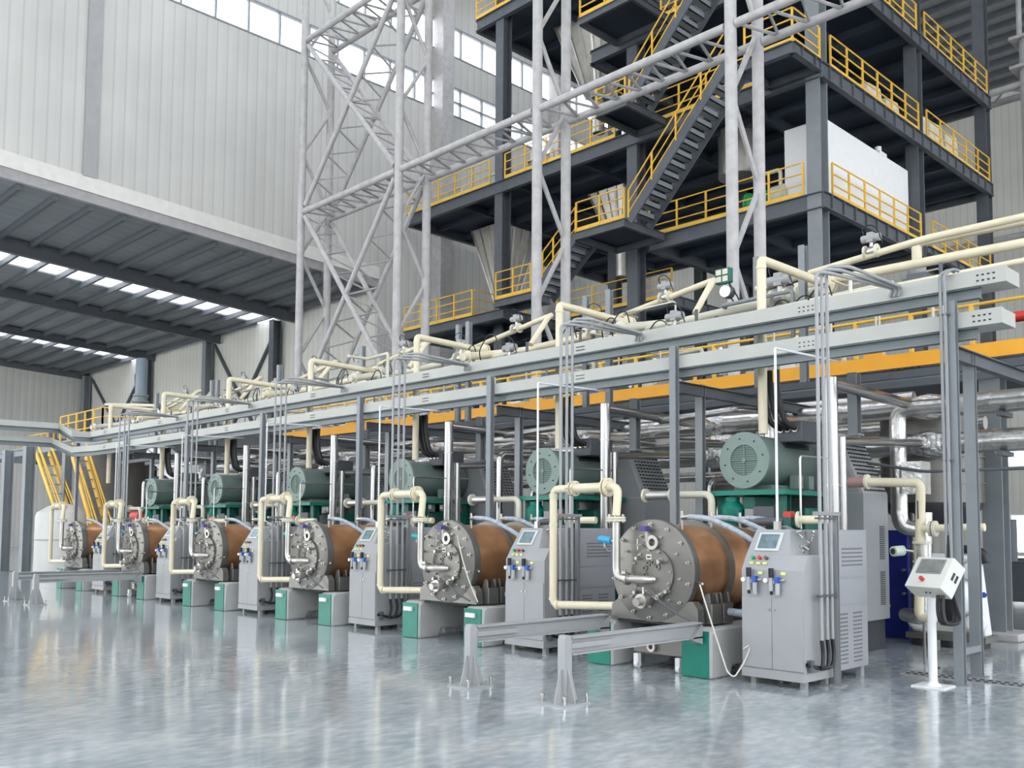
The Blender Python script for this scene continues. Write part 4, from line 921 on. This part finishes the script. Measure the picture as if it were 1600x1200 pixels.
# vessels under the mezzanine at right
t = thing('stainless_vessel', 'round stainless vessel behind the headers at right, dark underneath', 'vessel', (-5.75, 14.9, 1.6))
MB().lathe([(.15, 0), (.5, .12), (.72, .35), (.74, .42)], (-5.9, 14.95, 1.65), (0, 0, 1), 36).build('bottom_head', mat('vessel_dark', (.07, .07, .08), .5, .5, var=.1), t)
MB().lathe([(.74, 0), (.74, 1.35), (.70, 1.4)], (-5.9, 14.95, 2.07), (0, 0, 1), 36).build('shell', SSD, t)
for z_ in (2.35, 2.75, 3.1): MB().ring((-5.9, 14.95, z_), (0, 0, 1), .76, .73, .03, 36).build('hoop', SSD, t)
for a_ in (.6, 2.6, 4.6): MB().cyl((-5.9+.6*math.cos(a_), 14.95+.6*math.sin(a_), 0), (-5.9+.6*math.cos(a_), 14.95+.6*math.sin(a_), 2.1), .045, 10).build('leg', SSD, t)
for k in range(1, 5):
    x_ = -5.9-PITCH*k-.3
    t = thing('stainless_vessel', 'round vessel deep behind the %s mill, mostly hidden' % ('second', 'third', 'fourth', 'fifth')[k-1], 'vessel', (x_, 15.9, .5), 'vessels behind the mills')
    MB().lathe([(.3, 0), (.75, .3), (.75, 2.4), (.4, 2.7)], (x_, 16.2, .6), (0, 0, 1), 28).build('shell', SSD, t)
    MB().cyl((x_, 16.2, 0), (x_, 16.2, .62), .3, 16).build('skirt', DST, t)
t = thing('heat_exchanger', 'navy blue plate heat exchanger right of the nearest cabinets', 'heat exchanger', (-6.4, 14.6, 0))
MB().box(-6.75, -6.1, 14.3, 14.9, .12, 1.55).build('plate_pack', BLUE, t, bev=.01)
MB().box(-6.85, -6.0, 14.22, 14.3, .02, 1.65).build('frame_plate', BLUE, t); MB().box(-6.85, -6.0, 14.9, 14.98, .02, 1.65).build('frame_plate', BLUE, t)
b = MB()
for i in range(4): b.cyl((-6.82+.04, 14.15, .35+.35*i), (-6.82+.04, 15.05, .35+.35*i), .02, 8).cyl((-6.05, 14.15, .35+.35*i), (-6.05, 15.05, .35+.35*i), .02, 8)
b.build('tie_bolt', BOLT, t)
MB().cyl((-6.3, 14.25, .5), (-6.3, 14.0, .5), .03, 8).build('yellow_port', YEL, t); MB().cyl((-6.6, 14.25, 1.1), (-6.6, 13.95, 1.1), .03, 8).build('red_port', RED, t)
def al_pipe(label, pts, r, m=ALU, n=18, bend=None):
    t = thing('insulated_pipe', label, 'pipe', min(pts, key=lambda p: p[2]), 'large insulated pipes at right')
    MB().tube(pts, r, bend if bend else r*1.6, n).build('cladding', m, t); return t
a = onY(1402, 640, 13.4); c = onY(1402, 828, 13.4)
al_pipe('thick aluminium clad pipe dropping to a mitred elbow right of the cabinets', [(a.x+.9, 13.4, a.z+.0), (a.x, 13.4, a.z), (a.x, 13.4, c.z+.03), (a.x+.35, 13.5, c.z)], .115)
a = onY(1437, 700, 13.2); c = onY(1425, 965, 13.2)
al_pipe('aluminium clad pipe bending left into the blue heat exchanger', [(a.x+.05, 13.2, 1.9), (a.x, 13.2, c.z), (a.x-.42, 13.6, c.z)], .10)
o = MB().box(a.x-.18, a.x+.1, 13.0, 13.3, 2.15, 2.6).build('duct_cap', ALU); tag(o, 'small angular aluminium duct cap beside the thick dropping pipe', 'duct')
# cream pipe with flow meter right of the cabinets
t = thing('cream_pipe_run', 'cream pipe with flow meter going down behind the operator panel', 'pipe', (-4.5, 12.0, .3))
Yc = 12.0
q = [onY(1343, 753, 11.1), onY(1439, 768, Yc), onY(1436, 965, Yc), onY(1462, 965, Yc)]
q[0] = Vector((-5.62, 11.92, 2.28)); q[1].z = q[0].z-.03
MB().tube(q, .058, .09, 16).build('pipe', CREAM, t)
z1_ = onY(1438, 862, Yc).z
MB().cyl((q[1].x, Yc, z1_-.10), (q[1].x, Yc, z1_+.10), .075, 18).build('flow_meter', SST, t)
for z_ in (z1_-.14, z1_+.10): MB().ring((q[1].x, Yc, z_), (0, 0, 1), .115, .05, .03, 22).build('flange', CREAM2, t)
MB().ring((-5.55, 11.925, 2.28), (1, 0, 0), .10, .05, .03, 20).build('flange', CREAM2, t)
MB().cyl((-5.78, 11.92, 2.28), (-5.56, 11.92, 2.28), .07, 14).build('rusty_joint', mat('dull_pink', (.42, .24, .22), .5, var=.1), t)
MB().cyl((q[1].x-.1, Yc-.02, z1_), (q[1].x-.28, Yc-.06, z1_+.02), .02, 8).build('stem', BOLT, t)
hdm = MB().cyl((q[1].x-.24, Yc-.02, z1_+.01), (q[1].x-.30, Yc-.16, z1_+.0), .065, 16).build('meter_head', mat('meter_pale_green', (.62, .72, .60), .4, var=.05), t)
MB().cyl((q[1].x-.302, Yc-.165, z1_), (q[1].x-.304, Yc-.17, z1_), .04, 14).build('dial', DARK, hdm)
s1 = onY(1447, 826, Yc)
MB().tube([(q[1].x, Yc, s1.z), (q[1].x+.75, Yc+.0, s1.z+.02)], .05).build('side_branch', CREAM, t)
MB().ring((q[1].x+.1, Yc, s1.z), (1, 0, 0), .10, .045, .03, 20).build('flange', CREAM2, t); MB().ring((q[1].x+.15, Yc, s1.z), (1, 0, 0), .10, .045, .03, 20).build('flange', CREAM2, t)
MB().cyl((q[2].x+.06, Yc, 0), (q[2].x+.06, Yc, q[2].z), .018, 8).build('prop', SSD, t)
MB().bar((q[1].x-.02, Yc-.062, s1.z+.35), (q[1].x-.02, Yc-.062, s1.z+.12), .02, .004, up=(0, 1, 0)).build('printed_strip', DST, t)
t = thing('handrail_pipe', 'thin dark pipe crossing before the stainless vessel at right', 'pipe', (-4.5, 12.6, 2.3))
MB().tube([onY(1345, 722, 12.9), onY(1445, 737, 12.9), onY(1600, 732, 12.9)+Vector((1.2, 0, 0))], .022, .1, 10).build('tube', DST, t)
# white double diaphragm pump
t = thing('diaphragm_pump', 'white double diaphragm pump standing on a dark skid behind the right posts', 'pump', (-5.0, 14.1, 0))
px_, py_ = -5.3, 14.0
MB().box(px_-.55, px_+.55, py_-.25, py_+.25, .10, .18).build('skid', SSD, t); 
for x_ in (-.4, 0, .4): MB().box(px_+x_-.06, px_+x_+.06, py_-.25, py_+.2, 0, .10).build('rubber_foot', BLK, t)
for s_ in (-1, 1):
    MB().lathe([(.18, 0), (.30, .05), (.30, .10), (.2, .2)], (px_+s_*.12, py_, .72), (s_, 0, 0), 24).build('chamber', WHT, t)
    MB().quadbox([(px_+s_*.42-.10, py_-.12, .18), (px_+s_*.42+.10, py_-.12, .18), (px_+s_*.42+.10, py_+.12, .18), (px_+s_*.42-.10, py_+.12, .18)], [(px_+s_*.36-.07, py_-.09, 1.18), (px_+s_*.36+.07, py_-.09, 1.18), (px_+s_*.36+.07, py_+.09, 1.18), (px_+s_*.36-.07, py_+.09, 1.18)]).build('side_housing', WHT, t, bev=.03)
    MB().lathe([(.10, 0), (.14, .03), (.14, .12), (.10, .15)], (px_+s_*.40, py_-.10, .36), (0, -1, 0), 16).build('ball_valve_cap', WHT, t); MB().lathe([(.09, 0), (.12, .03), (.12, .1), (.08, .12)], (px_+s_*.34, py_-.09, 1.08), (0, -1, 0), 16).build('ball_valve_cap', WHT, t)
MB().tube([(px_-.36, py_, 1.15), (px_-.36, py_, 1.25), (px_+.36, py_, 1.25), (px_+.36, py_, 1.15)], .07, .08).build('upper_manifold', WHT, t)
MB().tube([(px_+.1, py_, 1.3), (px_+.1, py_, 1.40), (px_+.45, py_, 1.36), (px_+.5, py_, 1.2)], .06, .1).build('black_hose', BLK, t)
MB().box(px_-.1, px_+.1, py_-.12, py_+.12, .3, 1.1).build('centre_block', BLK, t)
MB().cyl((px_+.50, py_-.13, .76), (px_+.50, py_-.135, .76), .04, 12).build('blue_badge', BLS, t)
# operator panel stand
ox, oy = -4.08, 10.25
t = thing('operator_panel', 'cream operator panel box tilted on a white pedestal at the right', 'control panel', (ox, oy, 0))
MB().box(ox-.17, ox+.17, oy-.16, oy+.16, 0, .015).build('base_plate', WHT, t)
MB().cyl((ox, oy, .015), (ox, oy, 1.02), .045, 16).lathe([(.09, 0), (.05, .03), (.036, .06)], (ox, oy, .015), (0, 0, 1), 16).build('pedestal', WHT, t)
def rotp(p, ang, c, yaw=0.0):
    x_, y_, z_ = p; y2 = y_*math.cos(ang)-z_*math.sin(ang); z2 = y_*math.sin(ang)+z_*math.cos(ang)
    return (c[0]+x_*math.cos(yaw)-y2*math.sin(yaw), c[1]+x_*math.sin(yaw)+y2*math.cos(yaw), c[2]+z2)
cc = (ox+.05, oy-.02, 1.15); TA = -.62; YW = -.32
def tb(x0, x1, y0, y1, z0, z1):
    q4 = [(x0, y0), (x1, y0), (x1, y1), (x0, y1)]
    x0, x1, y0, y1, z0, z1 = [v*.95 for v in (x0, x1, y0, y1, z0, z1)]; q4 = [(x0, y0), (x1, y0), (x1, y1), (x0, y1)]
    return MB().quadbox([rotp((x_, y_, z0), TA, cc, YW) for x_, y_ in q4], [rotp((x_, y_, z1), TA, cc, YW) for x_, y_ in q4])
OPM = mat('panel_ivory', (.66, .66, .60), .4, var=.03)
hs = tb(-.24, .24, -.11, .11, -.20, .20).build('housing', OPM, t, bev=.006)
tb(-.17, .16, -.118, -.11, -.02, .17).build('screen_frame', CAB, hs); tb(-.155, .145, -.122, -.117, -.005, .155).build('screen', SCD, hs)
es = MB(); a = rotp((-.03, -.11, -.10), TA, cc, YW); c = rotp((-.03, -.15, -.10), TA, cc, YW); es.cyl(a, c, .022, 14); es.build('emergency_button', RED, hs)
for x_ in (.10, .16): tb(.24, .246, x_-.13, x_-.10, -.03, .06).build('latch', BLK, hs)
for i in range(2):
    MB().cyl(rotp((.0+.05*i, -.02, -.20), TA, cc, YW), rotp((.0+.05*i, -.02, -.206), TA, cc, YW), .012, 10).build('screw_plug', BLK, hs)
    a = rotp((.12+.06*i, .02, -.20), TA, cc, YW)
    MB().tube([a, (a[0], a[1]-.02, a[2]-.16), (a[0]+.03, a[1]-.03, a[2]-.30), (a[0]+.14, a[1]+.1, a[2]-.28), (-3.98+.02*i, 10.46, a[2]+.06), (-3.98+.02*i, 10.475, 1.6)], .020, .15, 10, 6).build('cable', BLK, t)
t = thing('conduit_riser', 'pair of dark conduits clipped to the rightmost front post', 'conduit', (-3.97, 10.47, .9))
for i, x_ in enumerate((-3.99, -3.945)):
    MB().tube([(x_, 10.47, 1.1), (x_, 10.47, 4.32), (x_-.02, 10.50, 4.46), (x_+.06, 10.56, 4.52), (x_+.10, 10.62, 4.50)], .019, .07, 10).build('conduit', CAB, t)
MB().box(-4.03, -3.90, 10.455, 10.49, 4.0, 4.02).build('clip', DST, t); MB().box(-4.03, -3.90, 10.455, 10.49, 2.4, 2.42).build('clip', DST, t)
# floor drain grating
t = thing('drain_grating', 'narrow slotted grating set in the floor at the right', 'grating', (-2, 10.6, 0))
MB().box(-4.7, 3.0, 10.86, 11.16, 0, .008).build('frame', mat('grating_grey', (.36, .36, .36), .5, .3, var=.1), t)
b = MB(); x_ = -4.65
while x_ < 2.9:
    for y_ in (10.90, 11.03): b.prism([(x_, y_, .008), (x_+.05, y_, .008), (x_+.02, y_+.09, .008), (x_-.03, y_+.09, .008)], (0, 0, .001))
    x_ += .085
b.build('slot', DARK, t)
o = MB().box(-4.66, -4.56, 11.62, 11.68, 0, .012).build('floor_scrap', BLK); tag(o, 'small dark scrap lying on the floor right of the cabinets', 'scrap')

# ------------------------------------------------------------------ pipework above the trays
def valve(label, p, s=1.0, m=CREAM2):
    p = Vector(p)
    t = thing('pneumatic_valve', label, 'valve', p-Vector((0, 0, .1*s)), 'air actuated valves above the trays')
    for o_f in (-.11, .08): MB().ring(p+Vector((o_f*s, 0, 0)), (1, 0, 0), .11*s, .03, .03*s, 18).build('flange', m, t)
    MB().lathe([(.05*s, -.09*s), (.08*s, -.04*s), (.08*s, .04*s), (.05*s, .09*s)], p, (1, 0, 0), 16).cyl(p, p+Vector((0, 0, .16*s)), .03*s, 10).build('body', BOLT, t)
    MB().cyl(p+Vector((-.15*s, 0, .22*s)), p+Vector((.15*s, 0, .22*s)), .065*s, 14).box(p.x-.05*s, p.x+.05*s, p.y-.06*s, p.y+.06*s, p.z+.15*s, p.z+.31*s).build('actuator', CABL, t)
    MB().tube([p+Vector((-.12*s, 0, .28*s)), p+Vector((-.14*s, -.04, .40*s)), p+Vector((0, -.05, .44*s)), p+Vector((.12*s, -.04, .36*s)), p+Vector((.2*s, -.02, .1*s))], .009, .08).build('air_hose', BLK, t)
    return t
k0 = 0
for k in range(7):
    dx = -PITCH*k; o_ = (ORD[:5]+['sixth from the right', 'last at the left'])[k]
    # elbow pipe coming up from the motor, going back and down to a flange
    t = thing('cream_riser', 'cream pipe rising past both trays and bending back at the top, %s' % o_, 'pipe', (-6.5+dx, 11.15, 2.9), 'cream risers through the trays')
    MB().tube([(-6.57+dx, 11.1, 2.92), (-6.57+dx, 11.1, 5.28), (-6.45+dx, 12.75, 5.22)], .062, .07, 16).build('pipe', CREAM, t)
    MB().ring((-6.45+dx, 12.7, 5.22), (0, 1, 0), .13, .05, .03, 22).build('flange', CREAM, t); MB().ring((-6.45+dx, 12.76, 5.22), (0, 1, 0), .13, .05, .03, 22).build('flange', CREAM, t)
    MB().ring((-6.57+dx, 11.1, 5.15), (0, 0, 1), .07, .05, .04, 18).build('coupling', CREAM, t)
    t = thing('cream_header', 'cream pipe lying along the top behind the upper tray, %s stretch' % o_, 'pipe', (-8+dx, 12.9, 5.0), 'cream headers above the trays')
    MB().tube([(-6.45+dx, 12.86, 5.20), (-9.1+dx, 12.86, 5.10), (-9.5+dx, 12.3, 5.0), (-9.5+dx, 11.6, 4.86)], .075, .16, 16).build('pipe', CREAM if k % 2 else CREAM2, t)
    MB().ring((-7.0+dx, 12.86, 5.19), (1, 0, 0), .13, .05, .03, 20).build('flange', CREAM2, t); MB().ring((-9.5+dx, 11.7, 4.88), (0, 1, 0), .12, .05, .03, 20).build('flange', CREAM2, t)
    t = thing('cream_header', 'sloping thin cream pipe rising to the right above the trays, %s stretch' % o_, 'pipe', (-8+dx, 13.2, 5.2), 'cream headers above the trays')
    MB().tube([(-11.6+dx+3.7, 13.2, 5.36), (-8.0+dx+3.0, 13.2, 5.80), (-4.9+dx, 13.0, 5.72), (-4.9+dx, 12.5, 5.1)] if k else [(-7.9, 13.2, 5.50), (-5.2, 13.2, 5.74), (-1.8, 13.2, 5.78)], .052, .1, 14).build('pipe', CREAM, t)
    t = thing('cream_header', 'low pale pipe resting just over the upper tray, %s stretch' % o_, 'pipe', (-8+dx, 11.5, 4.5), 'cream headers above the trays')
    MB().tube([(-4.2+dx, 11.9, 4.72), (-7.6+dx, 11.9, 4.72), (-7.8+dx, 11.5, 4.66)], .045, .1, 12).build('pipe', CREAM2, t)
    MB().tube([(-5.3+dx, 12.3, 4.95), (-7.3+dx, 12.3, 4.88), (-7.3+dx, 11.6, 4.6)], .038, .1, 12).build('branch', CREAM2, t)
    valve('air valve with curled hose at the top of the cream pipework, %s' % o_, (-7.3+dx, 12.86, 5.19), 1.25, CREAM2)
    valve('small air valve on the sloping top pipe, %s' % o_, (-6.0+dx, 13.2, 5.72 if k == 0 else 5.68), .9, CREAM2)
    if k < 6: valve('low air valve close over the tray, %s' % o_, (-8.6+dx, 11.95, 4.74), 1.0, BOLT)
    for j, pS in enumerate((onY(1254, 384, 12.6), onY(1183, 402, 13.4))):
        o = MB().hbeam((pS.x+dx, pS.y, 3.80), (pS.x+dx, pS.y, pS.z), .1, .1, .01, up=(0, 1, 0)).build('pipe_support', GP)
        tag(o, 'upright grey pipe support above the trays, %s, %s of its pair' % (o_, ('front', 'back')[j]), 'support', 'upright pipe supports')
random.seed(21)
for k in range(7):
    dx = -PITCH*k; o_ = (ORD[:5]+['sixth from the right', 'last at the left'])[k]
    t = thing('small_bore_pipes', 'tangle of thin pipes and hoses just above the upper tray, %s' % o_, 'pipe', (-7+dx, 12, 4.5), 'thin pipe tangles above the trays')
    for j in range(9):
        x_ = -4.5-random.uniform(0, 3.5)+dx; y_ = random.uniform(11.8, 13.6); L = random.uniform(.4, 1.3); z_ = random.uniform(4.66, 5.35)
        MB().tube([(x_, y_, 4.5), (x_, y_, z_), (x_-L, y_+.1, z_), (x_-L, y_+random.choice((-.4, .5)), z_)], random.choice((.016, .022, .034)), .06, 8).build('pipe', (CREAM2, SST, CREAM, GP)[j % 4], t)
    for j in range(4):
        x_ = -4.8-random.uniform(0, 3.0)+dx; y_ = random.uniform(11.7, 12.6); z_ = random.uniform(4.7, 5.0); r_ = random.uniform(.12, .3)
        MB().tube([(x_, y_, z_), (x_-.05, y_, z_+r_), (x_-r_, y_, z_+r_*1.2), (x_-r_*2, y_, z_+.02), (x_-r_*2.2, y_+.1, z_-.15)], .011, .14, 8).build('hose', BLK, t)
    for j in range(3):
        x_ = -4.6-1.2*j+dx; MB().box(x_-.07, x_+.07, 12.0, 12.2, 4.58, 4.58+random.uniform(.15, .3)).cyl((x_, 12.1, 4.6), (x_, 12.1, 5.05), .025, 8).build('instrument', (DST, SST, BROWN)[j], t)
t = thing('cream_header', 'long straight cream pipe along the top right edge over the upper tray', 'pipe', (-5, 12.9, 5.3), 'cream headers above the trays')
MB().tube([onY(1600, 380, 12.9)+Vector((1.5, 0, 0)), onY(1242, 449, 12.9)], .065).build('pipe', CREAM, t)
t = thing('cream_header', 'straight cream pipe ending above the tray at the top right', 'pipe', (-4.5, 14.2, 5.8), 'cream headers above the trays')
a = onY(1432, 379, 14.2); c = onY(1600, 345, 14.2); MB().tube([c+Vector((1.5, 0, 0)), a, a+Vector((0, 0, -.35))], .075, .1).build('pipe', CREAM, t)
MB().cyl(a+Vector((0, 0, -.5)), a+Vector((0, 0, -.3)), .13, 16).build('flange', GP, t)
t = thing('cream_header', 'thin cream pipe lying on the right end of the upper tray', 'pipe', (-4.5, 11.3, 4.5), 'cream headers above the trays')
MB().tube([onY(1600, 405, 11.3)+Vector((1, 0, 0)), onY(1195, 487, 11.3)], .035).build('pipe', CREAM, t)
o = MB().box(-5.0, -4.75, 12.0, 12.3, 4.66, 4.95).box(-5.04, -4.71, 11.96, 12.34, 4.85, 4.89).build('junction_box', DST, bev=.01); tag(o, 'square grey junction box behind the upper tray at right', 'junction box')
# site lamps
for i, (px, py, lit) in enumerate(((1129, 431, False), (1133, 455, True))):
    p = onY(px, py, 13.6)
    t = thing('work_lamp', 'square site lamp at the top of the pipework, %s' % ('unlit, above its lit neighbour' if not lit else 'brightly lit'), 'lamp', p-Vector((0, 0, .12)), 'site lamps')
    if not lit:
        MB().box(p.x-.15, p.x+.15, p.y-.02, p.y+.1, p.z-.13, p.z+.13).build('housing', DTEAL, t, bev=.02)
        for a_ in (-1, 1):
            for c_ in (-1, 1): MB().box(p.x+a_*.065-.05, p.x+a_*.065+.05, p.y-.03, p.y-.02, p.z+c_*.06-.045, p.z+c_*.06+.045).build('reflector', CREAM2, t)
    else:
        MB().cyl(p, p+Vector((0, .15, 0)), .11, 16).build('housing', DST, t); MB().cyl(p-Vector((0, .02, 0)), p, .09, 16).build('lens', LAMPM, t)
    MB().tube([p+Vector((.05, .1, -.1)), p+Vector((.3, .1, -.5)), p+Vector((.1, .1, -.8))], .014, .15).build('cable', BLK, t)

# ------------------------------------------------------------------ far left: columns, stairs, tank, platform
for i, (px, py, yt) in enumerate(((38, 898, 699), (99, 886, 706), (5, 893, 705))):
    p = onZ(px, py, 0); zt = onY(px, yt, p.y).z-.1
    t = thing('frame_column', 'broad grey column under the left bend of the trays, %s' % ('left, before the white tank', 'right, before the yellow stair', 'at the left edge of the picture')[i], 'column', (p.x, p.y, 0), 'broad columns at the left')
    MB().hbeam((p.x, p.y, 0), (p.x, p.y, zt+.1), .34, .30, .025, up=(0, 1, 0)).build('shaft', GP, t); MB().box(p.x-.25, p.x+.25, p.y-.25, p.y+.25, 0, .02).build('base_plate', GP, t)
def pt(px, py, y): return onY(px, py, y)
t = thing('storage_tank', 'round white tank with a domed top at the far left', 'tank', (-35.3, 12.4, 0), 'tanks at the left')
MB().lathe([(.95, 0), (.95, 1.95), (.9, 2.1), (.5, 2.35), (.15, 2.42)], (-36.2, 12.4, 0.0), (0, 0, 1), 32).build('shell', mat('tank_white', (.68, .67, .63), .45, var=.03), t)
MB().ring((-36.2, 12.4, 1.1), (0, 0, 1), .97, .93, .03, 32).build('seam', CABL, t)
for i, (A_, C_) in enumerate((((98, 830), (56, 706)), ((141, 815), (113, 712)))):
    a = onY(*A_, 12.8); c = onY(*C_, 12.8); a = a+(a-c)*(a.z/(c.z-a.z)); x0 = a.x
    t = thing('ship_ladder', 'steep yellow stair at the far left, %s' % ('left of the two', 'right of the two, before the brown tank')[i], 'stair', (x0, 12.6, 0), 'yellow stairs at the left')
    for dy in (0, .5): MB().bar(a+Vector((0, dy, 0)), c+Vector((0, dy, 0)), .06, .2).build('stringer', YEL, t)
    for k in range(12):
        p = a.lerp(c, (k+.5)/12); MB().box(p.x-.12, p.x+.12, 12.83, 13.27, p.z-.02, p.z+.01).build('tread', GP, t)
    for dy in (0, .5): MB().cyl(a+Vector((0, dy, .9)), c+Vector((0, dy, .5)), .03, 8).cyl(a+Vector((0, dy, .45)), c+Vector((0, dy, .45)), .025, 8).build('handrail', YEL, t)
t = thing('brown_tank', 'large dull brown steel tank left of the farthest motor', 'tank', (-40.2, 15.6, 0))
MB().cyl((-40.2, 15.6, 0), (-40.2, 15.6, 4.6), 1.6, 32).build('shell', BROWN, t)
for z_ in (1.2, 2.6, 4.0): MB().ring((-40.2, 15.6, z_), (0, 0, 1), 1.63, 1.59, .05, 32).build('hoop', BROWN, t)
t = thing('conveyor_chute', 'pale sloping chute behind the farthest motor at left', 'chute', (-29, 15.2, 3)); 
for dz, s_ in ((0, 0), (-.75, 1)): MB().bar((-32.4+.3*s_, 13.9, 4.6+dz*.6), (-28.3+.5*s_, 13.9, 3.05+dz), .5, .26).build('side_plate', WHT, t)
t = thing('red_motor', 'small red motor above the fifth drum from the right', 'motor', (-24.0, 11.2, 1.75))
p = onY(215, 806, 11.2); MB().cyl((p.x-.28, 11.2, p.z), (p.x+.28, 11.2, p.z), .13, 16).box(p.x-.2, p.x+.2, 11.08, 11.32, p.z-.28, p.z-.1).build('casing', RED, t)
MB().box(p.x-.12, p.x+.12, 11.1, 11.3, 0, p.z-.28).build('stand', DST, t)
# left platform at tray height with yellow rails
zp = 4.55
t = thing('platform', 'raised platform at the far left behind the tray bend', 'platform', (-36, 16, 4.9))
MB().box(-57, -29.5, 14.0, 20.0, 5.08, 5.18).build('deck_plate', CAB, t); MB().hbeam((-57, 14, 4.95), (-29.5, 14, 4.95), .15, .3, .02).build('edge_beam', GP, t)
for x_ in (-41, -35.5, -30): MB().hbeam((x_, 14.2, 0), (x_, 14.2, 4.8), .25, .25, .02, up=(0, 1, 0)).build('leg', GP, t)
a = onZ(95, 668, 4.5); 
def zr(px0, px1, label, y0=14.05, y1=14.05, sp=1.2):
    p = onY(px0, 660, y0); q = onY(px1, 660, y1); guard(label, (p.x, y0, 5.18), (q.x, y1, 5.18), h=1.05, sp=sp, toe=.0, group='yellow guardrails at the left')
zr(95, 160, 'yellow guardrail on the left platform, left of the corner post', sp=.9)
zr(160, 290, 'yellow guardrail on the left platform, right of the corner post', 14.05, 16.5, 1.6)
zr(30, 85, 'small yellow guardrail at the far left over the trays', 16.0, 16.0, .9)
t = thing('agitator_drive', 'tall grey vertical agitator drive rising above the left platform', 'agitator', (-34.5, 17.0, 4.5))
p0 = onY(222, 560, 17.0); X = p0.x; ztop = p0.z
MB().lathe([(.26, 0), (.26, 1.5), (.32, 1.5), (.32, 1.6), (.27, 1.62), (.27, 1.85), (.36, 1.85), (.36, 1.93), (.27, 1.95), (.27, 2.1), (.33, 2.12), (.33, 2.2)], (X, 17, 5.18), (0, 0, 1), 24).build('gear_housing', CHAN, t)
MB().lathe([(.25, 0), (.25, ztop-7.45), (.20, ztop-7.38)], (X, 17, 7.38), (0, 0, 1), 24).build('motor', mat('motor_blue_grey', (.16, .20, .23), .4, var=.05), t)
MB().tube([(X-.26, 16.9, ztop-.5), (X-.45, 16.9, ztop-.7), (X-.4, 16.9, ztop-1.3)], .02).build('wire', BLK, t)
p = onY(222, 650, 17.0)
t = thing('reactor_lid', 'pale round reactor lid on the left platform below the agitator', 'vessel', (X, 17, 5.18)); MB().lathe([(1.6, 0), (1.6, .25), (1.2, .45), (.4, .5)], (X+.4, 17.6, 5.18), (0, 0, 1), 32).build('lid', CREAM2, t)
t = thing('dark_machine', 'dark brown machine with pipes on the far left platform', 'machine', (-39.5, 17, 5.18))
p = onY(85, 640, 17.5); MB().box(p.x-1.1, p.x+1.2, 17, 18, 5.18, 6.2).build('casing', BROWN, t, bev=.03)
MB().tube([(p.x-1.1, 17.2, 5.0), (p.x-1.6, 17.2, 5.0), (p.x-1.6, 17.2, 6.0), (p.x-.3, 17.2, 6.0)], .09).box(p.x-.4, p.x+.3, 17.2, 17.6, 6.2, 6.6).cyl((p.x, 17.4, 6.5), (p.x, 17.4, 7.0), .12).build('top_fitting', BROWN, t)
p = onY(300, 632, 16.0)
t = thing('cream_header', 'thin pale pipe crossing the far left platform to the top pipework', 'pipe', (-30, 14.0, 6.1), 'cream headers above the trays')
MB().tube([onY(165, 632, 15), onY(258, 634, 15), onY(285, 620, 15)], .06, .2).build('pipe', CREAM2, t)
# far shelving and blue beam at left edge under the annex
t = thing('blue_beam_rack', 'dark rack with a blue beam at the left edge of the picture', 'rack', (-44, 17, 0))
MB().box(-52, -38.5, 18, 18.3, 3.5, 3.85).build('blue_beam', mat('rack_blue', (.03, .13, .35), .5, var=.05), t)
for x_ in (-51, -48, -45, -42, -39): MB().hbeam((x_, 18.2, 0), (x_, 18.2, 4.9), .25, .25, .02, up=(0, 1, 0)).build('upright', GP, t)
for z_ in (4.2, 4.86): MB().bar((-52, 18.2, z_), (-38.5, 18.2, z_), .06, .06).build('rail', GP, t)
for i in range(4):
    x_ = -50+3.2*i
    t = thing('stored_drum', 'large grey process drum in the deep left background, %s' % ('leftmost', 'second', 'third', 'rightmost')[i], 'drum', (x_, 21, 0), 'grey drums in the left background')
    MB().lathe([(1.1, 0), (1.1, 2.6), (.8, 2.9)], (x_, 21.5, 0), (0, 0, 1), 24).build('shell', (CAB, DST, CABL, GP)[i], t)
    MB().ring((x_, 21.5, 2.5), (0, 0, 1), 1.14, 1.08, .08, 24).build('hoop', DST, t)
# black stools of equipment at the far right edge
for i, y_ in enumerate((22.0, 24.5)):
    x_ = onY(1592, 900, y_).x
    t = thing('dark_equipment', 'dark pump skid at the far right edge, %s' % ('nearer', 'farther')[i], 'machine', (x_, y_, 0), 'dark skids at the right edge')
    MB().box(x_-.6, x_+1.5, y_-.3, y_+.3, .15, .35).box(x_-.3, x_+.9, y_-.25, y_+.25, .35, 1.0).build('casing', DST, t)
    MB().cyl((x_-.2, y_, 1.0), (x_-.2, y_, 1.9), .18, 14).build('motor', DST, t)
    for a_ in (-.5, 1.3): MB().cyl((x_+a_, y_, 0), (x_+a_, y_, .16), .05, 8).build('foot', DST, t)
# grey service boxes and pipes filling the row behind the mills
for k in range(6):
    dx = -PITCH*k
    t = thing('pipe_cluster', 'cluster of dull service pipes low behind the %s mill' % ('nearest', 'second', 'third', 'fourth', 'fifth', 'sixth')[k], 'pipe', (-8+dx, 12.6, 0), 'low service pipes behind the mills')
    for j in range(5):
        x_ = -8.25+dx+.28*j; z_ = 1.2+.22*((j*3) % 4)
        MB().tube([(x_, 12.6+.2*j, 0), (x_, 12.6+.2*j, z_+.8), (x_, 14.0, z_+.8)], .05, .08, 10).build('pipe', (ALU, CREAM2, SST, ALU, DTEAL)[j], t)
